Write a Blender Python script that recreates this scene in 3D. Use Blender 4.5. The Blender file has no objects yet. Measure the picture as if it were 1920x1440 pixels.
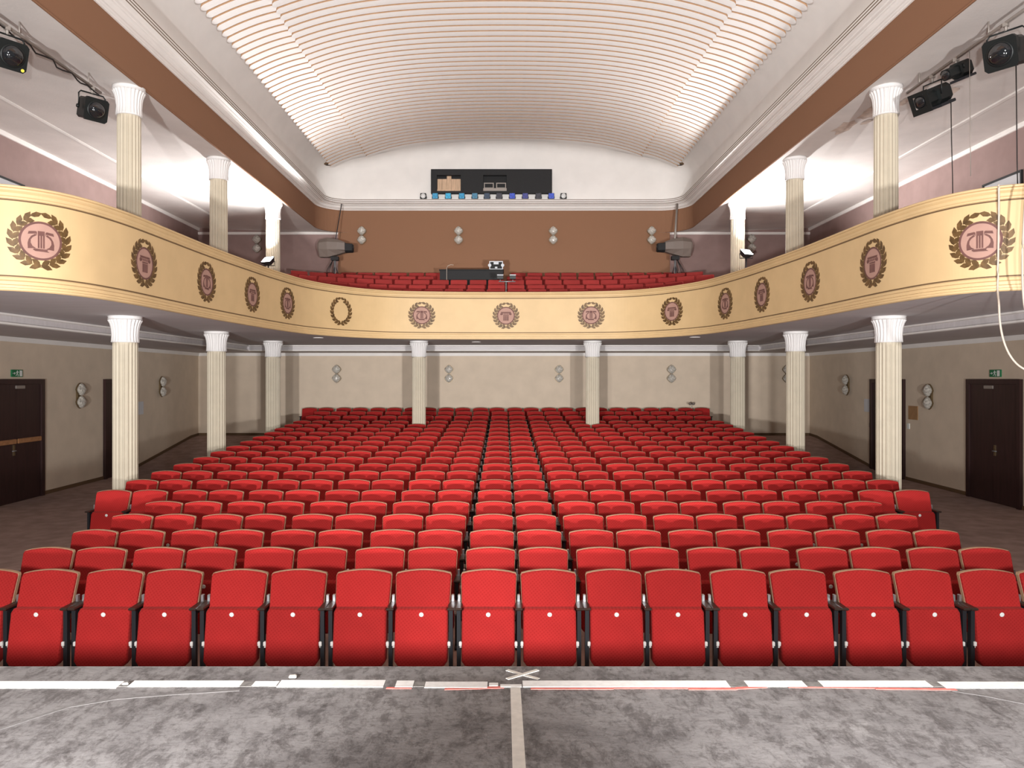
import bpy, math, random
from mathutils import Vector, Matrix
random.seed(7)
PI = math.pi
scene = bpy.context.scene
C = scene.collection

# ------------------------------------------------------------------ camera
# Origin = the photographer's eye, X to the right, Y into the house, Z up (metres).
F = 1400.0; VX, VY = 945.0, 711.0          # focal length / vanishing point in 1920x1440 pixels
cam_d = bpy.data.cameras.new('camera'); cam = bpy.data.objects.new('camera', cam_d); C.objects.link(cam)
cam.rotation_euler = (PI / 2, 0, 0)
cam_d.sensor_width = 36; cam_d.lens = 36 * F / 1920
cam_d.shift_x = (960 - VX) / 1920; cam_d.shift_y = (VY - 720) / 1920
cam_d.clip_start = .05; cam_d.clip_end = 200
scene.camera = cam

# ------------------------------------------------------------------ world, stage lights, exposure
w = bpy.data.worlds.new('world'); scene.world = w; w.use_nodes = True
w.node_tree.nodes['Background'].inputs[0].default_value = (.95, .97, 1, 1)
w.node_tree.nodes['Background'].inputs[1].default_value = .12

def area_light(name, loc, target, power, size, col=(1, 1, 1), spread=PI):
    d = bpy.data.lights.new(name, 'AREA'); d.shape = 'DISK'; d.size = size; d.energy = power; d.color = col; d.spread = spread
    o = bpy.data.objects.new(name, d); C.objects.link(o); o.location = loc
    o.rotation_euler = (Vector(target) - Vector(loc)).to_track_quat('-Z', 'Y').to_euler()
    return o
def spot_light(name, loc, target, power, radius, cone, blend, col=(1, 1, 1)):
    d = bpy.data.lights.new(name, 'SPOT'); d.energy = power; d.shadow_soft_size = radius; d.spot_size = math.radians(cone); d.spot_blend = blend; d.color = col
    o = bpy.data.objects.new(name, d); C.objects.link(o); o.location = loc
    o.rotation_euler = (Vector(target) - Vector(loc)).to_track_quat('-Z', 'Y').to_euler()
    return o
# stage lights behind the photographer: two soft floods at eye height, two strong floor spots upstage, plus a soft fill added overhead
spot_light('stage_flood_light', (-2.0, -.3, -.15), (-3.0, 8.5, -1.75), 1650, .2, 66, .7, (1, .985, .975))
spot_light('stage_flood_light.001', (1.8, -.3, -.15), (2.9, 8.5, -1.75), 1500, .2, 66, .7, (1, .985, .975))
spot_light('stage_floor_spot', (-2.3, -5.0, -1.3), (-.6, 20, 7.2), 8300, .16, 80, 1., (1, .985, .975))
spot_light('stage_floor_spot.001', (2.6, -5.0, -1.3), (.6, 20, 7.2), 6800, .16, 80, 1., (1, .985, .975))
area_light('overhead_fill_light', (0, -5, 4.2), (0, 14, 0), 160, 3.0, (1, .99, .985))  # added fill high over the stage, lifts floor and seats

vs = scene.view_settings
vs.view_transform = 'Standard'; vs.look = 'None'; vs.gamma = 1; vs.exposure = 0.45; vs.use_curve_mapping = False

scene.cycles.max_bounces = 6; scene.cycles.glossy_bounces = 3; scene.cycles.transmission_bounces = 2

# ------------------------------------------------------------------ materials
def mat(name, col, rough=.7, metal=0., var=.0, vscale=8., bump=0., bscale=60., spec=.4, rand=0., col2=None, stretch=(1, 1, 1), detail=4.):
    m = bpy.data.materials.new(name); m.use_nodes = True
    nt = m.node_tree; N = nt.nodes; L = nt.links; b = N['Principled BSDF']
    b.inputs['Roughness'].default_value = rough; b.inputs['Metallic'].default_value = metal
    b.inputs['Specular IOR Level'].default_value = spec
    b.inputs['Base Color'].default_value = (*col, 1)
    if var or bump or col2:
        tc = N.new('ShaderNodeTexCoord'); mp = N.new('ShaderNodeMapping'); mp.inputs['Scale'].default_value = stretch
        L.new(tc.outputs['Object'], mp.inputs[0])
    out = None
    if var or col2:
        nz = N.new('ShaderNodeTexNoise'); nz.inputs['Scale'].default_value = vscale; nz.inputs['Detail'].default_value = detail
        L.new(mp.outputs[0], nz.inputs['Vector'])
        r = N.new('ShaderNodeValToRGB'); r.color_ramp.elements[0].position = .3; r.color_ramp.elements[1].position = .7
        c2 = col2 or tuple(min(1, c * (1 + var)) for c in col); c1 = tuple(c * (1 - var) for c in col) if not col2 else col
        r.color_ramp.elements[0].color = (*c1, 1); r.color_ramp.elements[1].color = (*c2, 1)
        L.new(nz.outputs['Fac'], r.inputs[0]); out = r.outputs[0]
    if rand:
        oi = N.new('ShaderNodeObjectInfo'); mr = N.new('ShaderNodeMapRange')
        mr.inputs['To Min'].default_value = 1 - rand; mr.inputs['To Max'].default_value = 1 + rand
        L.new(oi.outputs['Random'], mr.inputs['Value'])
        hs = N.new('ShaderNodeHueSaturation'); hs.inputs['Color'].default_value = (*col, 1)
        if out: L.new(out, hs.inputs['Color'])
        L.new(mr.outputs[0], hs.inputs['Value']); out = hs.outputs[0]
    if out: L.new(out, b.inputs['Base Color'])
    if bump:
        n2 = N.new('ShaderNodeTexNoise'); n2.inputs['Scale'].default_value = bscale; n2.inputs['Detail'].default_value = 3
        L.new(mp.outputs[0], n2.inputs['Vector'])
        bp = N.new('ShaderNodeBump'); bp.inputs['Strength'].default_value = bump; bp.inputs['Distance'].default_value = .01
        L.new(n2.outputs['Fac'], bp.inputs['Height']); L.new(bp.outputs[0], b.inputs['Normal'])
    return m

def fabric(name, col):
    """woven red upholstery: a fine diagonal dot weave"""
    m = mat(name, col, rough=.85, spec=.15, rand=.09, var=.06, vscale=5)
    nt = m.node_tree; N = nt.nodes; L = nt.links; b = N['Principled BSDF']
    src = b.inputs['Base Color'].links[0].from_socket
    tc = N.new('ShaderNodeTexCoord'); fac = None
    for ang in (.7, -.9):
        mp = N.new('ShaderNodeMapping'); mp.inputs['Rotation'].default_value = (0, ang, 0); L.new(tc.outputs['Object'], mp.inputs[0])
        wv = N.new('ShaderNodeTexWave'); wv.bands_direction = 'X'; wv.inputs['Scale'].default_value = 14; wv.inputs['Distortion'].default_value = .6
        L.new(mp.outputs[0], wv.inputs['Vector'])
        if fac is None: fac = wv.outputs['Fac']
        else:
            mu = N.new('ShaderNodeMath'); mu.operation = 'MULTIPLY'; L.new(fac, mu.inputs[0]); L.new(wv.outputs['Fac'], mu.inputs[1]); fac = mu.outputs[0]
    mx = N.new('ShaderNodeMix'); mx.data_type = 'RGBA'; mx.blend_type = 'MULTIPLY'; mx.inputs['B'].default_value = (.78, .6, .6, 1)
    L.new(fac, mx.inputs['Factor']); L.new(src, mx.inputs['A']); L.new(mx.outputs['Result'], b.inputs['Base Color'])
    b.inputs['Sheen Weight'].default_value = .07; b.inputs['Sheen Roughness'].default_value = .5
    b.inputs['Sheen Tint'].default_value = (1, .55, .5, 1)
    return m

def emit(name, col, s):
    m = mat(name, (.8, .8, .8)); b = m.node_tree.nodes['Principled BSDF']
    b.inputs['Emission Color'].default_value = (*col, 1); b.inputs['Emission Strength'].default_value = s
    return m

def stage_material():
    """grey dance floor, scuffed and worn in streaks and patches"""
    m = bpy.data.materials.new('stage_floor'); m.use_nodes = True
    nt = m.node_tree; N = nt.nodes; L = nt.links; b = N['Principled BSDF']
    tc = N.new('ShaderNodeTexCoord')
    def noise(scale, stretch, detail=8, rough=.65, dist=0., rot=0.):
        mp = N.new('ShaderNodeMapping'); mp.inputs['Scale'].default_value = stretch; mp.inputs['Rotation'].default_value = (0, 0, rot)
        L.new(tc.outputs['Object'], mp.inputs[0])
        n = N.new('ShaderNodeTexNoise'); n.inputs['Scale'].default_value = scale; n.inputs['Detail'].default_value = detail
        n.inputs['Roughness'].default_value = rough; n.inputs['Distortion'].default_value = dist
        L.new(mp.outputs[0], n.inputs['Vector']); return n.outputs['Fac']
    def ramp(s, p0, p1, c0, c1):
        r = N.new('ShaderNodeValToRGB'); e = r.color_ramp.elements
        e[0].position = p0; e[1].position = p1; e[0].color = (*c0, 1); e[1].color = (*c1, 1); L.new(s, r.inputs[0]); return r.outputs[0]
    def mul(a, c, f=1.):
        x = N.new('ShaderNodeMix'); x.data_type = 'RGBA'; x.blend_type = 'MULTIPLY'; x.inputs['Factor'].default_value = f
        L.new(a, x.inputs['A']); L.new(c, x.inputs['B']); return x.outputs['Result']
    base = ramp(noise(2.6, (1, 1.3, 1), 10, .72, .15), .30, .70, (.16, .15, .152), (.33, .317, .315))
    s1 = ramp(noise(11, (1.1, .6, 1), 9, .8, .3, .4), .41, .53, (.40, .38, .38), (1, 1, 1))
    s2 = ramp(noise(30, (.5, 1.6, 1), 6, .8, .15, -.5), .36, .5, (.5, .48, .48), (1, 1, 1))
    s3 = ramp(noise(5, (2.2, .5, 1), 8, .8, .4, 1.1), .60, .72, (1, 1, 1), (1.6, 1.57, 1.57))
    s4 = ramp(noise(4.5, (1.6, .8, 1), 6, .75, .3, .2), .36, .44, (.55, .53, .53), (1, 1, 1))
    s5 = ramp(noise(90, (1, 1, 1), 3, .6), .70, .74, (1, 1, 1), (1.9, 1.9, 1.9))
    c = mul(mul(mul(mul(mul(base, s1, .8), s2, .6), s3, .7), s4, .8), s5, .8)
    L.new(c, b.inputs['Base Color']); b.inputs['Roughness'].default_value = .62; b.inputs['Specular IOR Level'].default_value = .35
    bp = N.new('ShaderNodeBump'); bp.inputs['Strength'].default_value = .25; bp.inputs['Distance'].default_value = .006
    L.new(noise(40, (1, 1, 1), 6), bp.inputs['Height']); L.new(bp.outputs[0], b.inputs['Normal'])
    return m

M = dict(
    red=fabric('red_upholstery', (.39, .021, .020)),
    red_dark=fabric('balcony_upholstery', (.30, .034, .031)),
    shell=mat('plywood_shell', (.45, .28, .17), .5, var=.15, vscale=12, stretch=(1, 1, .1)),
    black_metal=mat('black_painted_steel', (.022, .023, .027), .42, .2),
    silver=mat('galvanised_steel', (.62, .62, .64), .35, .9),
    armrest=mat('dark_armrest_wood', (.035, .02, .015), .4, var=.2),
    button=mat('white_number_disc', (.85, .84, .82), .4),
    hinge=mat('pale_plastic_hinge', (.7, .68, .65), .4),
    stage=stage_material(),
    tape=mat('white_floor_tape', (.86, .85, .83), .6, var=.07, vscale=30),
    tape_cream=mat('cream_floor_tape', (.74, .70, .64), .6, var=.08, vscale=25),
    tape_grey=mat('worn_tape_patch', (.22, .21, .2), .7, var=.3, vscale=30),
    tape_red=mat('red_floor_tape', (.72, .2, .17), .6, var=.2, vscale=20),
    carpet=mat('brown_carpet', (.38, .265, .23), .95, var=.18, vscale=4, bump=.4, bscale=300, spec=.1),
    wall=mat('beige_wall', (.66, .545, .425), .85, var=.05, vscale=2.5, bump=.15, bscale=120),
    soffit=mat('grey_soffit_plaster', (.60, .565, .57), .85, var=.06, vscale=5, stretch=(.3, 3, 1)),
    plaster=mat('white_plaster', (.85, .815, .78), .8, var=.03, vscale=2),
    side_plaster=mat('side_ceiling_plaster', (.72, .68, .65), .85, var=.06, vscale=1.5, bump=.2, bscale=25),
    stain=mat('peeling_plaster', (.60, .50, .43), .9, var=.2, vscale=9),
    slat=mat('white_ceiling_slat', (.90, .875, .85), .55),
    slat_edge=mat('bare_slat_edge', (.48, .29, .165), .8, var=.1),
    backing=mat('slat_backing', (.50, .31, .2), .9, var=.05),
    brown=mat('brown_wall_fabric', (.275, .143, .083), .9, var=.10, vscale=160, bump=.2, bscale=200, spec=.2),
    purple=mat('mauve_wall_paint', (.31, .212, .195), .85, var=.07, vscale=3),
    parapet=mat('ochre_parapet_paint', (.60, .425, .222), .55, var=.04, vscale=3),
    line=mat('dark_brown_line', (.13, .075, .035), .7),
    column=mat('cream_column_paint', (.55, .485, .375), .6, var=.05, vscale=4),
    capital=mat('white_capital_plaster', (.74, .715, .70), .7),
    wreath=mat('bronze_wreath_paint', (.115, .063, .022), .5, .15, var=.4, vscale=14),
    disc=mat('pink_medallion_paint', (.385, .225, .18), .7, var=.04, vscale=9),
    emblem=mat('mauve_emblem_paint', (.13, .056, .047), .7, var=.12, vscale=14),
    door=mat('dark_brown_door', (.035, .014, .013), .45, var=.2, vscale=4, stretch=(4, 4, .4)),
    bar=mat('varnished_wood_bar', (.36, .17, .075), .4, var=.2, vscale=12),
    black=mat('matt_black', (.012, .012, .013), .7),
    black_cloth=mat('dark_booth_panel', (.028, .028, .029), .9, var=.2, vscale=60),
    lamp_body=mat('spotlight_housing', (.010, .012, .012), .4, .1),
    lens=mat('spotlight_lens', (.012, .013, .015), .05, 0, spec=1.),
    grey_body=mat('grey_followspot_housing', (.17, .135, .115), .5),
    glass=mat('moulded_glass', (.50, .47, .42), .08, 0, spec=1., var=.45, vscale=26, bump=1., bscale=30),
    brass=mat('old_brass', (.22, .16, .09), .4, .7),
    wood=mat('raw_planks', (.62, .43, .29), .8, var=.15, vscale=9, stretch=(3, 1, .4)),
    cable=mat('white_cable', (.52, .45, .38), .6),
    black_cable=mat('black_cable', (.02, .016, .015), .6),
    pipe=mat('painted_pipe', (.33, .29, .26), .5, .3),
    paper=mat('white_paper', (.6, .6, .62), .8),
    brown_paper=mat('brown_notice', (.36, .2, .09), .8, var=.1),
    green=mat('exit_sign_green', (.012, .16, .06), .5),
    white=mat('sign_white', (.75, .77, .74), .5),
    yellow=mat('yellow_sticker', (.75, .66, .08), .5),
    alu=mat('aluminium_edge', (.36, .37, .39), .4, .6),
)
for nm, c in (('white', (.8, .8, .76)), ('cyan', (.02, .30, .55)), ('bright_cyan', (.03, .42, .75)), ('teal', (.05, .22, .36)), ('navy', (.02, .05, .10)),
              ('dark', (.03, .03, .045)), ('blue', (.03, .08, .55)), ('indigo', (.04, .05, .26))):
    M['gel_' + nm] = mat(nm + '_colour_filter', c, .25, 0, var=.45, vscale=34, spec=.8)

# ------------------------------------------------------------------ mesh helpers
class MB:
    def __init__(s): s.v = []; s.f = []; s.sm = []
    def add(s, v, f, smooth=False):
        o = len(s.v); s.v += [tuple(p) for p in v]
        for q in f: s.f.append(tuple(i + o for i in q)); s.sm.append(smooth)
        return s
    def box(s, x0, x1, y0, y1, z0, z1, b=0.):
        if b <= 0:
            v = [(x, y, z) for z in (z0, z1) for y in (y0, y1) for x in (x0, x1)]
            return s.add(v, [(0, 2, 3, 1), (4, 5, 7, 6), (0, 1, 5, 4), (2, 6, 7, 3), (0, 4, 6, 2), (1, 3, 7, 5)])
        def ring(i, z): return [(x0 + i, y0 + i, z), (x1 - i, y0 + i, z), (x1 - i, y1 - i, z), (x0 + i, y1 - i, z)]
        v = ring(b, z0) + ring(0, z0 + b) + ring(0, z1 - b) + ring(b, z1)
        f = [(3, 2, 1, 0), (12, 13, 14, 15)]
        for k in range(3):
            for j in range(4): f.append((k * 4 + j, k * 4 + (j + 1) % 4, k * 4 + 4 + (j + 1) % 4, k * 4 + 4 + j))
        return s.add(v, f)
    def rings(s, rings, closed=True, cap0=True, cap1=True, smooth=False):
        n = len(rings[0]); v = [p for r in rings for p in r]; f = []
        for k in range(len(rings) - 1):
            for j in range(n if closed else n - 1):
                f.append((k * n + j, k * n + (j + 1) % n, (k + 1) * n + (j + 1) % n, (k + 1) * n + j))
        s.add(v, f, smooth)
        o = len(s.v) - len(v)
        if cap0: s.f.append(tuple(o + j for j in reversed(range(n)))); s.sm.append(False)
        if cap1: s.f.append(tuple(o + (len(rings) - 1) * n + j for j in range(n))); s.sm.append(False)
        return s
    def lathe(s, prof, n=24, c=(0, 0), smooth=True, cap0=True, cap1=True):
        return s.rings([[(c[0] + r * math.cos(2 * PI * j / n), c[1] + r * math.sin(2 * PI * j / n), z) for j in range(n)] for r, z in prof], True, cap0, cap1, smooth)
    def tube(s, pts, r, n=8, smooth=True):
        pts = [Vector(p) for p in pts]; rr = []
        up = Vector((0, 0, 1))
        for i, p in enumerate(pts):
            t = (pts[min(i + 1, len(pts) - 1)] - pts[max(i - 1, 0)]).normalized()
            a = t.cross(up)
            if a.length < .05: a = t.cross(Vector((0, 1, 0)))
            a.normalize(); b = a.cross(t)
            rad = r[i] if isinstance(r, (list, tuple)) else r
            rr.append([p + a * rad * math.cos(2 * PI * j / n) + b * rad * math.sin(2 * PI * j / n) for j in range(n)])
        return s.rings(rr, smooth=smooth)
    def prism(s, poly, y0, y1, fn=None):
        """polygon in (x, z) extruded from y0 to y1"""
        r0 = [(x, y0, z) for x, z in poly]; r1 = [(x, y1, z) for x, z in poly]
        return s.rings([r0, r1])
    def xf(s, mtx): s.v = [tuple(mtx @ Vector(p)) for p in s.v]; return s
    def mapv(s, fn): s.v = [fn(*p) for p in s.v]; return s
    def mesh(s, name, m):
        me = bpy.data.meshes.new(name); me.from_pydata(s.v, [], s.f)
        me.polygons.foreach_set('use_smooth', s.sm); me.materials.append(M[m] if isinstance(m, str) else m); me.validate(); me.update()
        return me
    def build(s, name, m, parent=None, loc=None):
        return link(name, s.mesh(name, m), parent, loc)

def link(name, me, parent=None, loc=None):
    o = bpy.data.objects.new(name, me); C.objects.link(o)
    if parent is not None: o.parent = parent
    if loc is not None: o.location = loc
    return o
def tag(o, label, cat, group=None, kind=None):
    o['label'] = label; o['category'] = cat
    if group: o['group'] = group
    if kind: o['kind'] = kind
    return o
def thing(name, label, cat, loc=(0, 0, 0), rz=0., group=None, kind=None):
    o = bpy.data.objects.new(name, None); C.objects.link(o); o.location = loc; o.rotation_euler = (0, 0, rz); o.empty_display_size = .1
    return tag(o, label, cat, group, kind)
def struct(o, label=None):
    o['kind'] = 'structure'
    if label: o['label'] = label
    return o
ORD = ['zeroth', 'first', 'second', 'third', 'fourth', 'fifth', 'sixth', 'seventh', 'eighth', 'ninth', 'tenth', 'eleventh', 'twelfth', 'thirteenth', 'fourteenth',
       'fifteenth', 'sixteenth', 'seventeenth', 'eighteenth', 'nineteenth', 'twentieth', 'twenty-first', 'twenty-second', 'twenty-third', 'twenty-fourth']
def lerp(a, b, t): return a + (b - a) * t
def interp(tab, x):
    if x <= tab[0][0]: return tab[0][1]
    for (a, u), (b, v) in zip(tab, tab[1:]):
        if x <= b: return u + (v - u) * (x - a) / (b - a)
    return tab[-1][1]
def smooth(t): t = max(0, min(1, t)); return t * t * (3 - 2 * t)
def px(x, D): return (x - VX) * D / F       # pixel column -> X at depth D
def pz(y, D): return (VY - y) * D / F       # pixel row -> Z at depth D

# ------------------------------------------------------------------ room data
XW = 10.15; DB = 24.8                       # side walls, rear wall
STAGE_Z = -1.6; STAGE_D = 4.16
SOFFIT = 1.05; DECK = 1.30
HS = .94                                    # stalls seat height
ROWS = [(6.70, -1.700), (7.545, -1.692), (8.39, -1.684), (9.23, -1.661), (10.08, -1.641), (10.92, -1.612), (11.77, -1.575), (12.61, -1.540), (13.45, -1.510), (14.30, -1.481),
        (15.14, -1.449), (15.99, -1.416), (16.83, -1.380), (17.67, -1.338), (18.52, -1.298), (19.36, -1.250), (20.21, -1.205), (21.05, -1.160), (22.4, -1.085), (23.4, -.995), (24.3, -.925)]
SEATF = [(4, -2.64)] + [(d, z - HS) for d, z in ROWS] + [(DB, -1.865)]
AISLE = [(4, -2.62), (14, -2.56), (20, -2.53), (20.7, -2.44), (24.2, -1.90), (DB, -1.865)]
def floor_z(x, d):
    t = smooth((abs(x) - 6.25) / .8)
    return lerp(interp(SEATF, d), interp(AISLE, d), t)

# ------------------------------------------------------------------ floors and lower walls
b = MB(); xs = [-XW, -9, -8, -7.2, -6.85, -6.65, -6.45, -6.25, -5, -3, 0, 3, 5, 6.25, 6.45, 6.65, 6.85, 7.2, 8, 9, XW]
ds = [3.6, 4.2, 5.4] + [r[0] for r in ROWS[:17]] + [20.6, 21.05, 21.7, 22.4, 23.0, 23.4, 24.0, 24.3, DB]
b.add([(x, d, floor_z(x, d)) for d in ds for x in xs], [(k * len(xs) + j, k * len(xs) + j + 1, (k + 1) * len(xs) + j + 1, (k + 1) * len(xs) + j) for k in range(len(ds) - 1) for j in range(len(xs) - 1)], True)
struct(b.build('floor', 'carpet'), 'raked brown carpet floor of the stalls and side aisles')

b = MB(); b.box(-XW, XW, -7, STAGE_D, STAGE_Z - .06, STAGE_Z)
stage = struct(b.build('floor_stage', 'stage'), 'scuffed grey stage floor along the bottom')
b = MB(); b.box(-XW, XW, STAGE_D - .25, STAGE_D - .04, -2.7, STAGE_Z - .061); struct(b.build('wall_stage', 'black'), 'dark front of the stage')

wall_s = {}
for s, nm in ((-1, 'left'), (1, 'right')):
    b = MB(); b.box(min(s * XW, s * (XW + .2)), max(s * XW, s * (XW + .2)), 3, DB + .2, -2.9, DECK - .05)
    wall_s[s] = struct(b.build('wall_' + nm, 'wall'), 'beige %s side wall below the balcony' % nm)
    b = MB(); b.box(min(s * XW, s * (XW + .2)), max(s * XW, s * (XW + .2)), 3, DB + .2, DECK - .05, 5.6)
    struct(b.build('wall_upper_' + nm, 'purple'), 'mauve %s side wall above the balcony' % nm)
b = MB(); b.box(-XW - .2, XW + .2, DB, DB + .2, -2.9, DECK - .05); struct(b.build('wall_back', 'wall'), 'beige rear wall behind the stalls seats')
for s, nm in ((-1, 'left'), (1, 'right')):
    b = MB(); b.box(min(s * 5.5, s * XW), max(s * 5.5, s * XW), DB, DB + .2, DECK - .05, 5.6); struct(b.build('wall_upper_back_' + nm, 'purple'), 'mauve rear wall of the %s gallery' % nm)
# skirtings
def skirting(name, pts, inward):
    b = MB(); r = []
    for (x, d), (nx, ny) in zip(pts, inward):
        z = floor_z(x, d); r.append([(x, d, z - .05), (x + nx * .02, d + ny * .02, z - .05), (x + nx * .02, d + ny * .02, z + .07), (x, d, z + .08)])
    b.rings(r); struct(b.build(name, 'line'))
dd = [14.0, 16, 18, 20, 20.7, 21.5, 22.5, 23.5, 24.2, DB]
skirting('baseboard_left', [(-XW, d) for d in [4, 8, 12] + dd], [(1, 0)] * 13)
skirting('baseboard_right', [(XW, d) for d in [4, 8, 12] + dd], [(-1, 0)] * 13)
skirting('baseboard_back', [(x, DB) for x in xs], [(0, -1)] * len(xs))

# bulkhead with mouldings under the balcony, along the side and rear walls
BX, BD = 7.9, 23.0; BZ = .87
def u_path(x, d, r, d0, n=10):
    p = [(-x, d0), (-x, (d0 + d - r) / 2), (-x, d - r)]
    nr = [(1, 0)] * 3
    for k in range(1, n + 1):
        a = PI / 2 * k / n
        p.append((-x + r - r * math.cos(a), d - r + r * math.sin(a))); nr.append((math.cos(a), -math.sin(a)))
    pr = [(-q[0], q[1]) for q in reversed(p)]; nn = [(-q[0], q[1]) for q in reversed(nr)]
    mid = [(-x * .55 + x * 1.1 * k / 12, d) for k in range(13) if abs(-x * .55 + x * 1.1 * k / 12) < x - r - .05]
    return p + mid + pr, nr + [(0, -1)] * len(mid) + nn
def sweep(path, nrm, prof, zf=None, smooth_=False, closed=False):
    """profile of (offset towards the hall, z) carried along the path"""
    rr = []
    for (x, y), (nx, ny) in zip(path, nrm):
        rr.append([(x + nx * o, y + ny * o, z if zf is None else zf(x + nx * o, z)) for o, z in prof])
    b = MB(); b.rings(rr, closed, closed, closed, smooth_); return b
P, Nn = u_path(BX, BD, .05, 4.0, 2)
bulk = struct(sweep(P, Nn, [(0, SOFFIT + .01), (0, BZ), (-3.2, BZ)]).build('ceiling_bulkhead', 'soffit'), 'grey bulkhead under the balcony along the walls')
for nm, z0, z1, o in (('trim_1', SOFFIT - .045, SOFFIT, .06), ('trim_2', BZ - .01, BZ + .035, .05)):
    struct(sweep(P, Nn, [(0, z0), (o, z0 + .01), (o, z1 - .005), (o * .4, z1), (0, z1)], closed=True).build(nm, 'plaster'), 'white moulding along the bulkhead')
P2, N2 = u_path(XW, DB, .05, 4.0, 2)
struct(sweep(P2, N2, [(0, BZ - .10), (.03, BZ - .10), (.05, BZ - .02), (.05, BZ), (0, BZ)], closed=True).build('trim_3', 'plaster'), 'white moulding at the top of the beige wall')

# ------------------------------------------------------------------ balcony parapet path
half = [(10.1, 8.1), (8.6, 8.1), (7.3, 8.1), (6.35, 8.14), (5.85, 8.22), (5.5, 8.36), (5.24, 8.62), (5.08, 9.0), (5.0, 9.45), (4.95, 10.0), (4.92, 10.9), (4.87, 12.2), (4.76, 13.6), (4.63, 14.9),
        (4.38, 16.25), (3.92, 17.2), (3.32, 17.88), (2.6, 18.26), (1.35, 18.46), (0, 18.5)]
ctrl = [Vector((-x + .06, d)) for x, d in half] + [Vector((x + .06, d)) for x, d in reversed(half[:-1])]
def catmull(c, per=10):
    out = []
    for i in range(len(c) - 1):
        p0 = c[max(i - 1, 0)]; p1 = c[i]; p2 = c[i + 1]; p3 = c[min(i + 2, len(c) - 1)]
        for k in range(per):
            t = k / per
            out.append(.5 * ((2 * p1) + (p2 - p0) * t + (2 * p0 - 5 * p1 + 4 * p2 - p3) * t * t + (3 * p1 - p0 - 3 * p2 + p3) * t ** 3))
    out.append(c[-1]); return out
PP = catmull(ctrl); PN = []
for i in range(len(PP)):
    t = (PP[min(i + 1, len(PP) - 1)] - PP[max(i - 1, 0)]).normalized(); PN.append(Vector((t.y, -t.x)))
SL = [0.]
for a, c in zip(PP, PP[1:]): SL.append(SL[-1] + (c - a).length)
def on_parapet(s, z, off):
    s = max(0, min(SL[-1] - 1e-6, s)); lo, hi = 0, len(SL) - 1
    while hi - lo > 1:
        m_ = (lo + hi) // 2
        if SL[m_] <= s: lo = m_
        else: hi = m_
    t = (s - SL[lo]) / (SL[hi] - SL[lo]); p = PP[lo].lerp(PP[hi], t); n = PN[lo].lerp(PN[hi], t).normalized()
    return (p.x + n.x * off, p.y + n.y * off, z)
path = [tuple(p) for p in PP]; nrm = [tuple(n) for n in PN]
RIM = 2.154
par = struct(sweep(path, nrm, [(0, 1.14), (0, 2.012)]).build('wall_balcony_parapet', 'parapet'), 'curved ochre balcony parapet with painted medallions')
sweep(path, nrm, [(0, 2.012), (.014, 2.014), (.016, 2.03), (.032, 2.042), (.034, 2.075), (.028, 2.08), (.05, 2.10), (.056, 2.118), (.05, 2.122), (.072, 2.13), (.075, 2.145), (.066, RIM), (-.17, RIM), (-.18, 2.14), (-.18, DECK)]).build('top_moulding', 'parapet', par)
sweep(path, nrm, [(-.25, SOFFIT + .01), (-.02, SOFFIT), (-.02, .985), (.05, .979), (.066, .99), (.066, 1.012), (.05, 1.018), (.052, 1.045), (.034, 1.055), (.036, 1.09), (.018, 1.105), (.014, 1.135), (0, 1.14)]).build('bottom_moulding', 'parapet', par)
for z in (1.152, 2.0): sweep(path, nrm, [(.001, z - .008), (.005, z - .008), (.005, z + .008), (.001, z + .008)]).build('painted_line', 'line', par)

# soffit and deck between the parapet and the walls
wl = [Vector((-XW, 8.1)), Vector((-XW, DB)), Vector((XW, DB)), Vector((XW, 8.1))]
wlen = [0, DB - 8.1, DB - 8.1 + 2 * XW, 2 * (DB - 8.1) + 2 * XW]
def wall_pt(u):
    s = u * wlen[-1]
    for i in range(3):
        if s <= wlen[i + 1] + 1e-6: return wl[i].lerp(wl[i + 1], (s - wlen[i]) / (wlen[i + 1] - wlen[i]))
    return wl[-1]
us = sorted(set([s / SL[-1] for s in SL] + [wlen[1] / wlen[3], wlen[2] / wlen[3]]))
def plate(z, inset):
    v = []; f = []
    for i, u in enumerate(us):
        x, y, _ = on_parapet(u * SL[-1], 0, inset); q = wall_pt(u); v += [(x, y, z), (q.x, q.y, z)]
        if i: f.append((2 * i - 2, 2 * i - 1, 2 * i + 1, 2 * i))
    return MB().add(v, f)
struct(plate(SOFFIT, -.02).build('ceiling_soffit', 'soffit'), 'grey underside of the balcony')
deck = struct(plate(DECK, -.18).build('floor_balcony', 'carpet'), 'balcony floor with stepped tiers behind the parapet')

for x, y, side in ((597, 633, 'left'), (893, 641, 'middle'), (1303, 632, 'right')):
    D = SOFFIT * F / (VY - y); t = thing('recessed_downlight', 'small round recessed downlight in the balcony underside, %s one' % side, 'ceiling lamp', (px(x, D), D, SOFFIT), 0, 'downlights under the balcony')
    MB().lathe([(.13, 0), (.13, -.012), (.10, -.016)], 24).build('rim', 'plaster', t); MB().lathe([(.10, -.012), (.02, -.014)], 24).build('glass', 'white', t)

# ------------------------------------------------------------------ main ceiling
def arch(x): return 7.76 - .0245 * x * x
FX, FD, FR = 6.05, 24.75, .95
P, Nn = u_path(FX, FD, FR, 1.0, 12)
# brown fascia beam and the brown rear wall it runs into
beam = struct(sweep(P, Nn, [(0, 4.86), (0, 5.60)]).build('wall_frieze', 'brown'), 'brown fabric frieze beam around the hall')
b = MB(); b.box(-5.5, 5.5, FD, DB + .1, DECK - .05, 4.86); struct(b.build('wall_upper_back', 'brown'), 'brown fabric rear wall above the balcony seats')
for sl in (slice(0, 13), slice(-13, None)): sweep(P[sl], Nn[sl], [(-.01, 4.857), (.012, 4.857), (.02, 4.869), (.012, 4.887), (-.01, 4.89)]).build('beam_bead', 'brown', beam)
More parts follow.
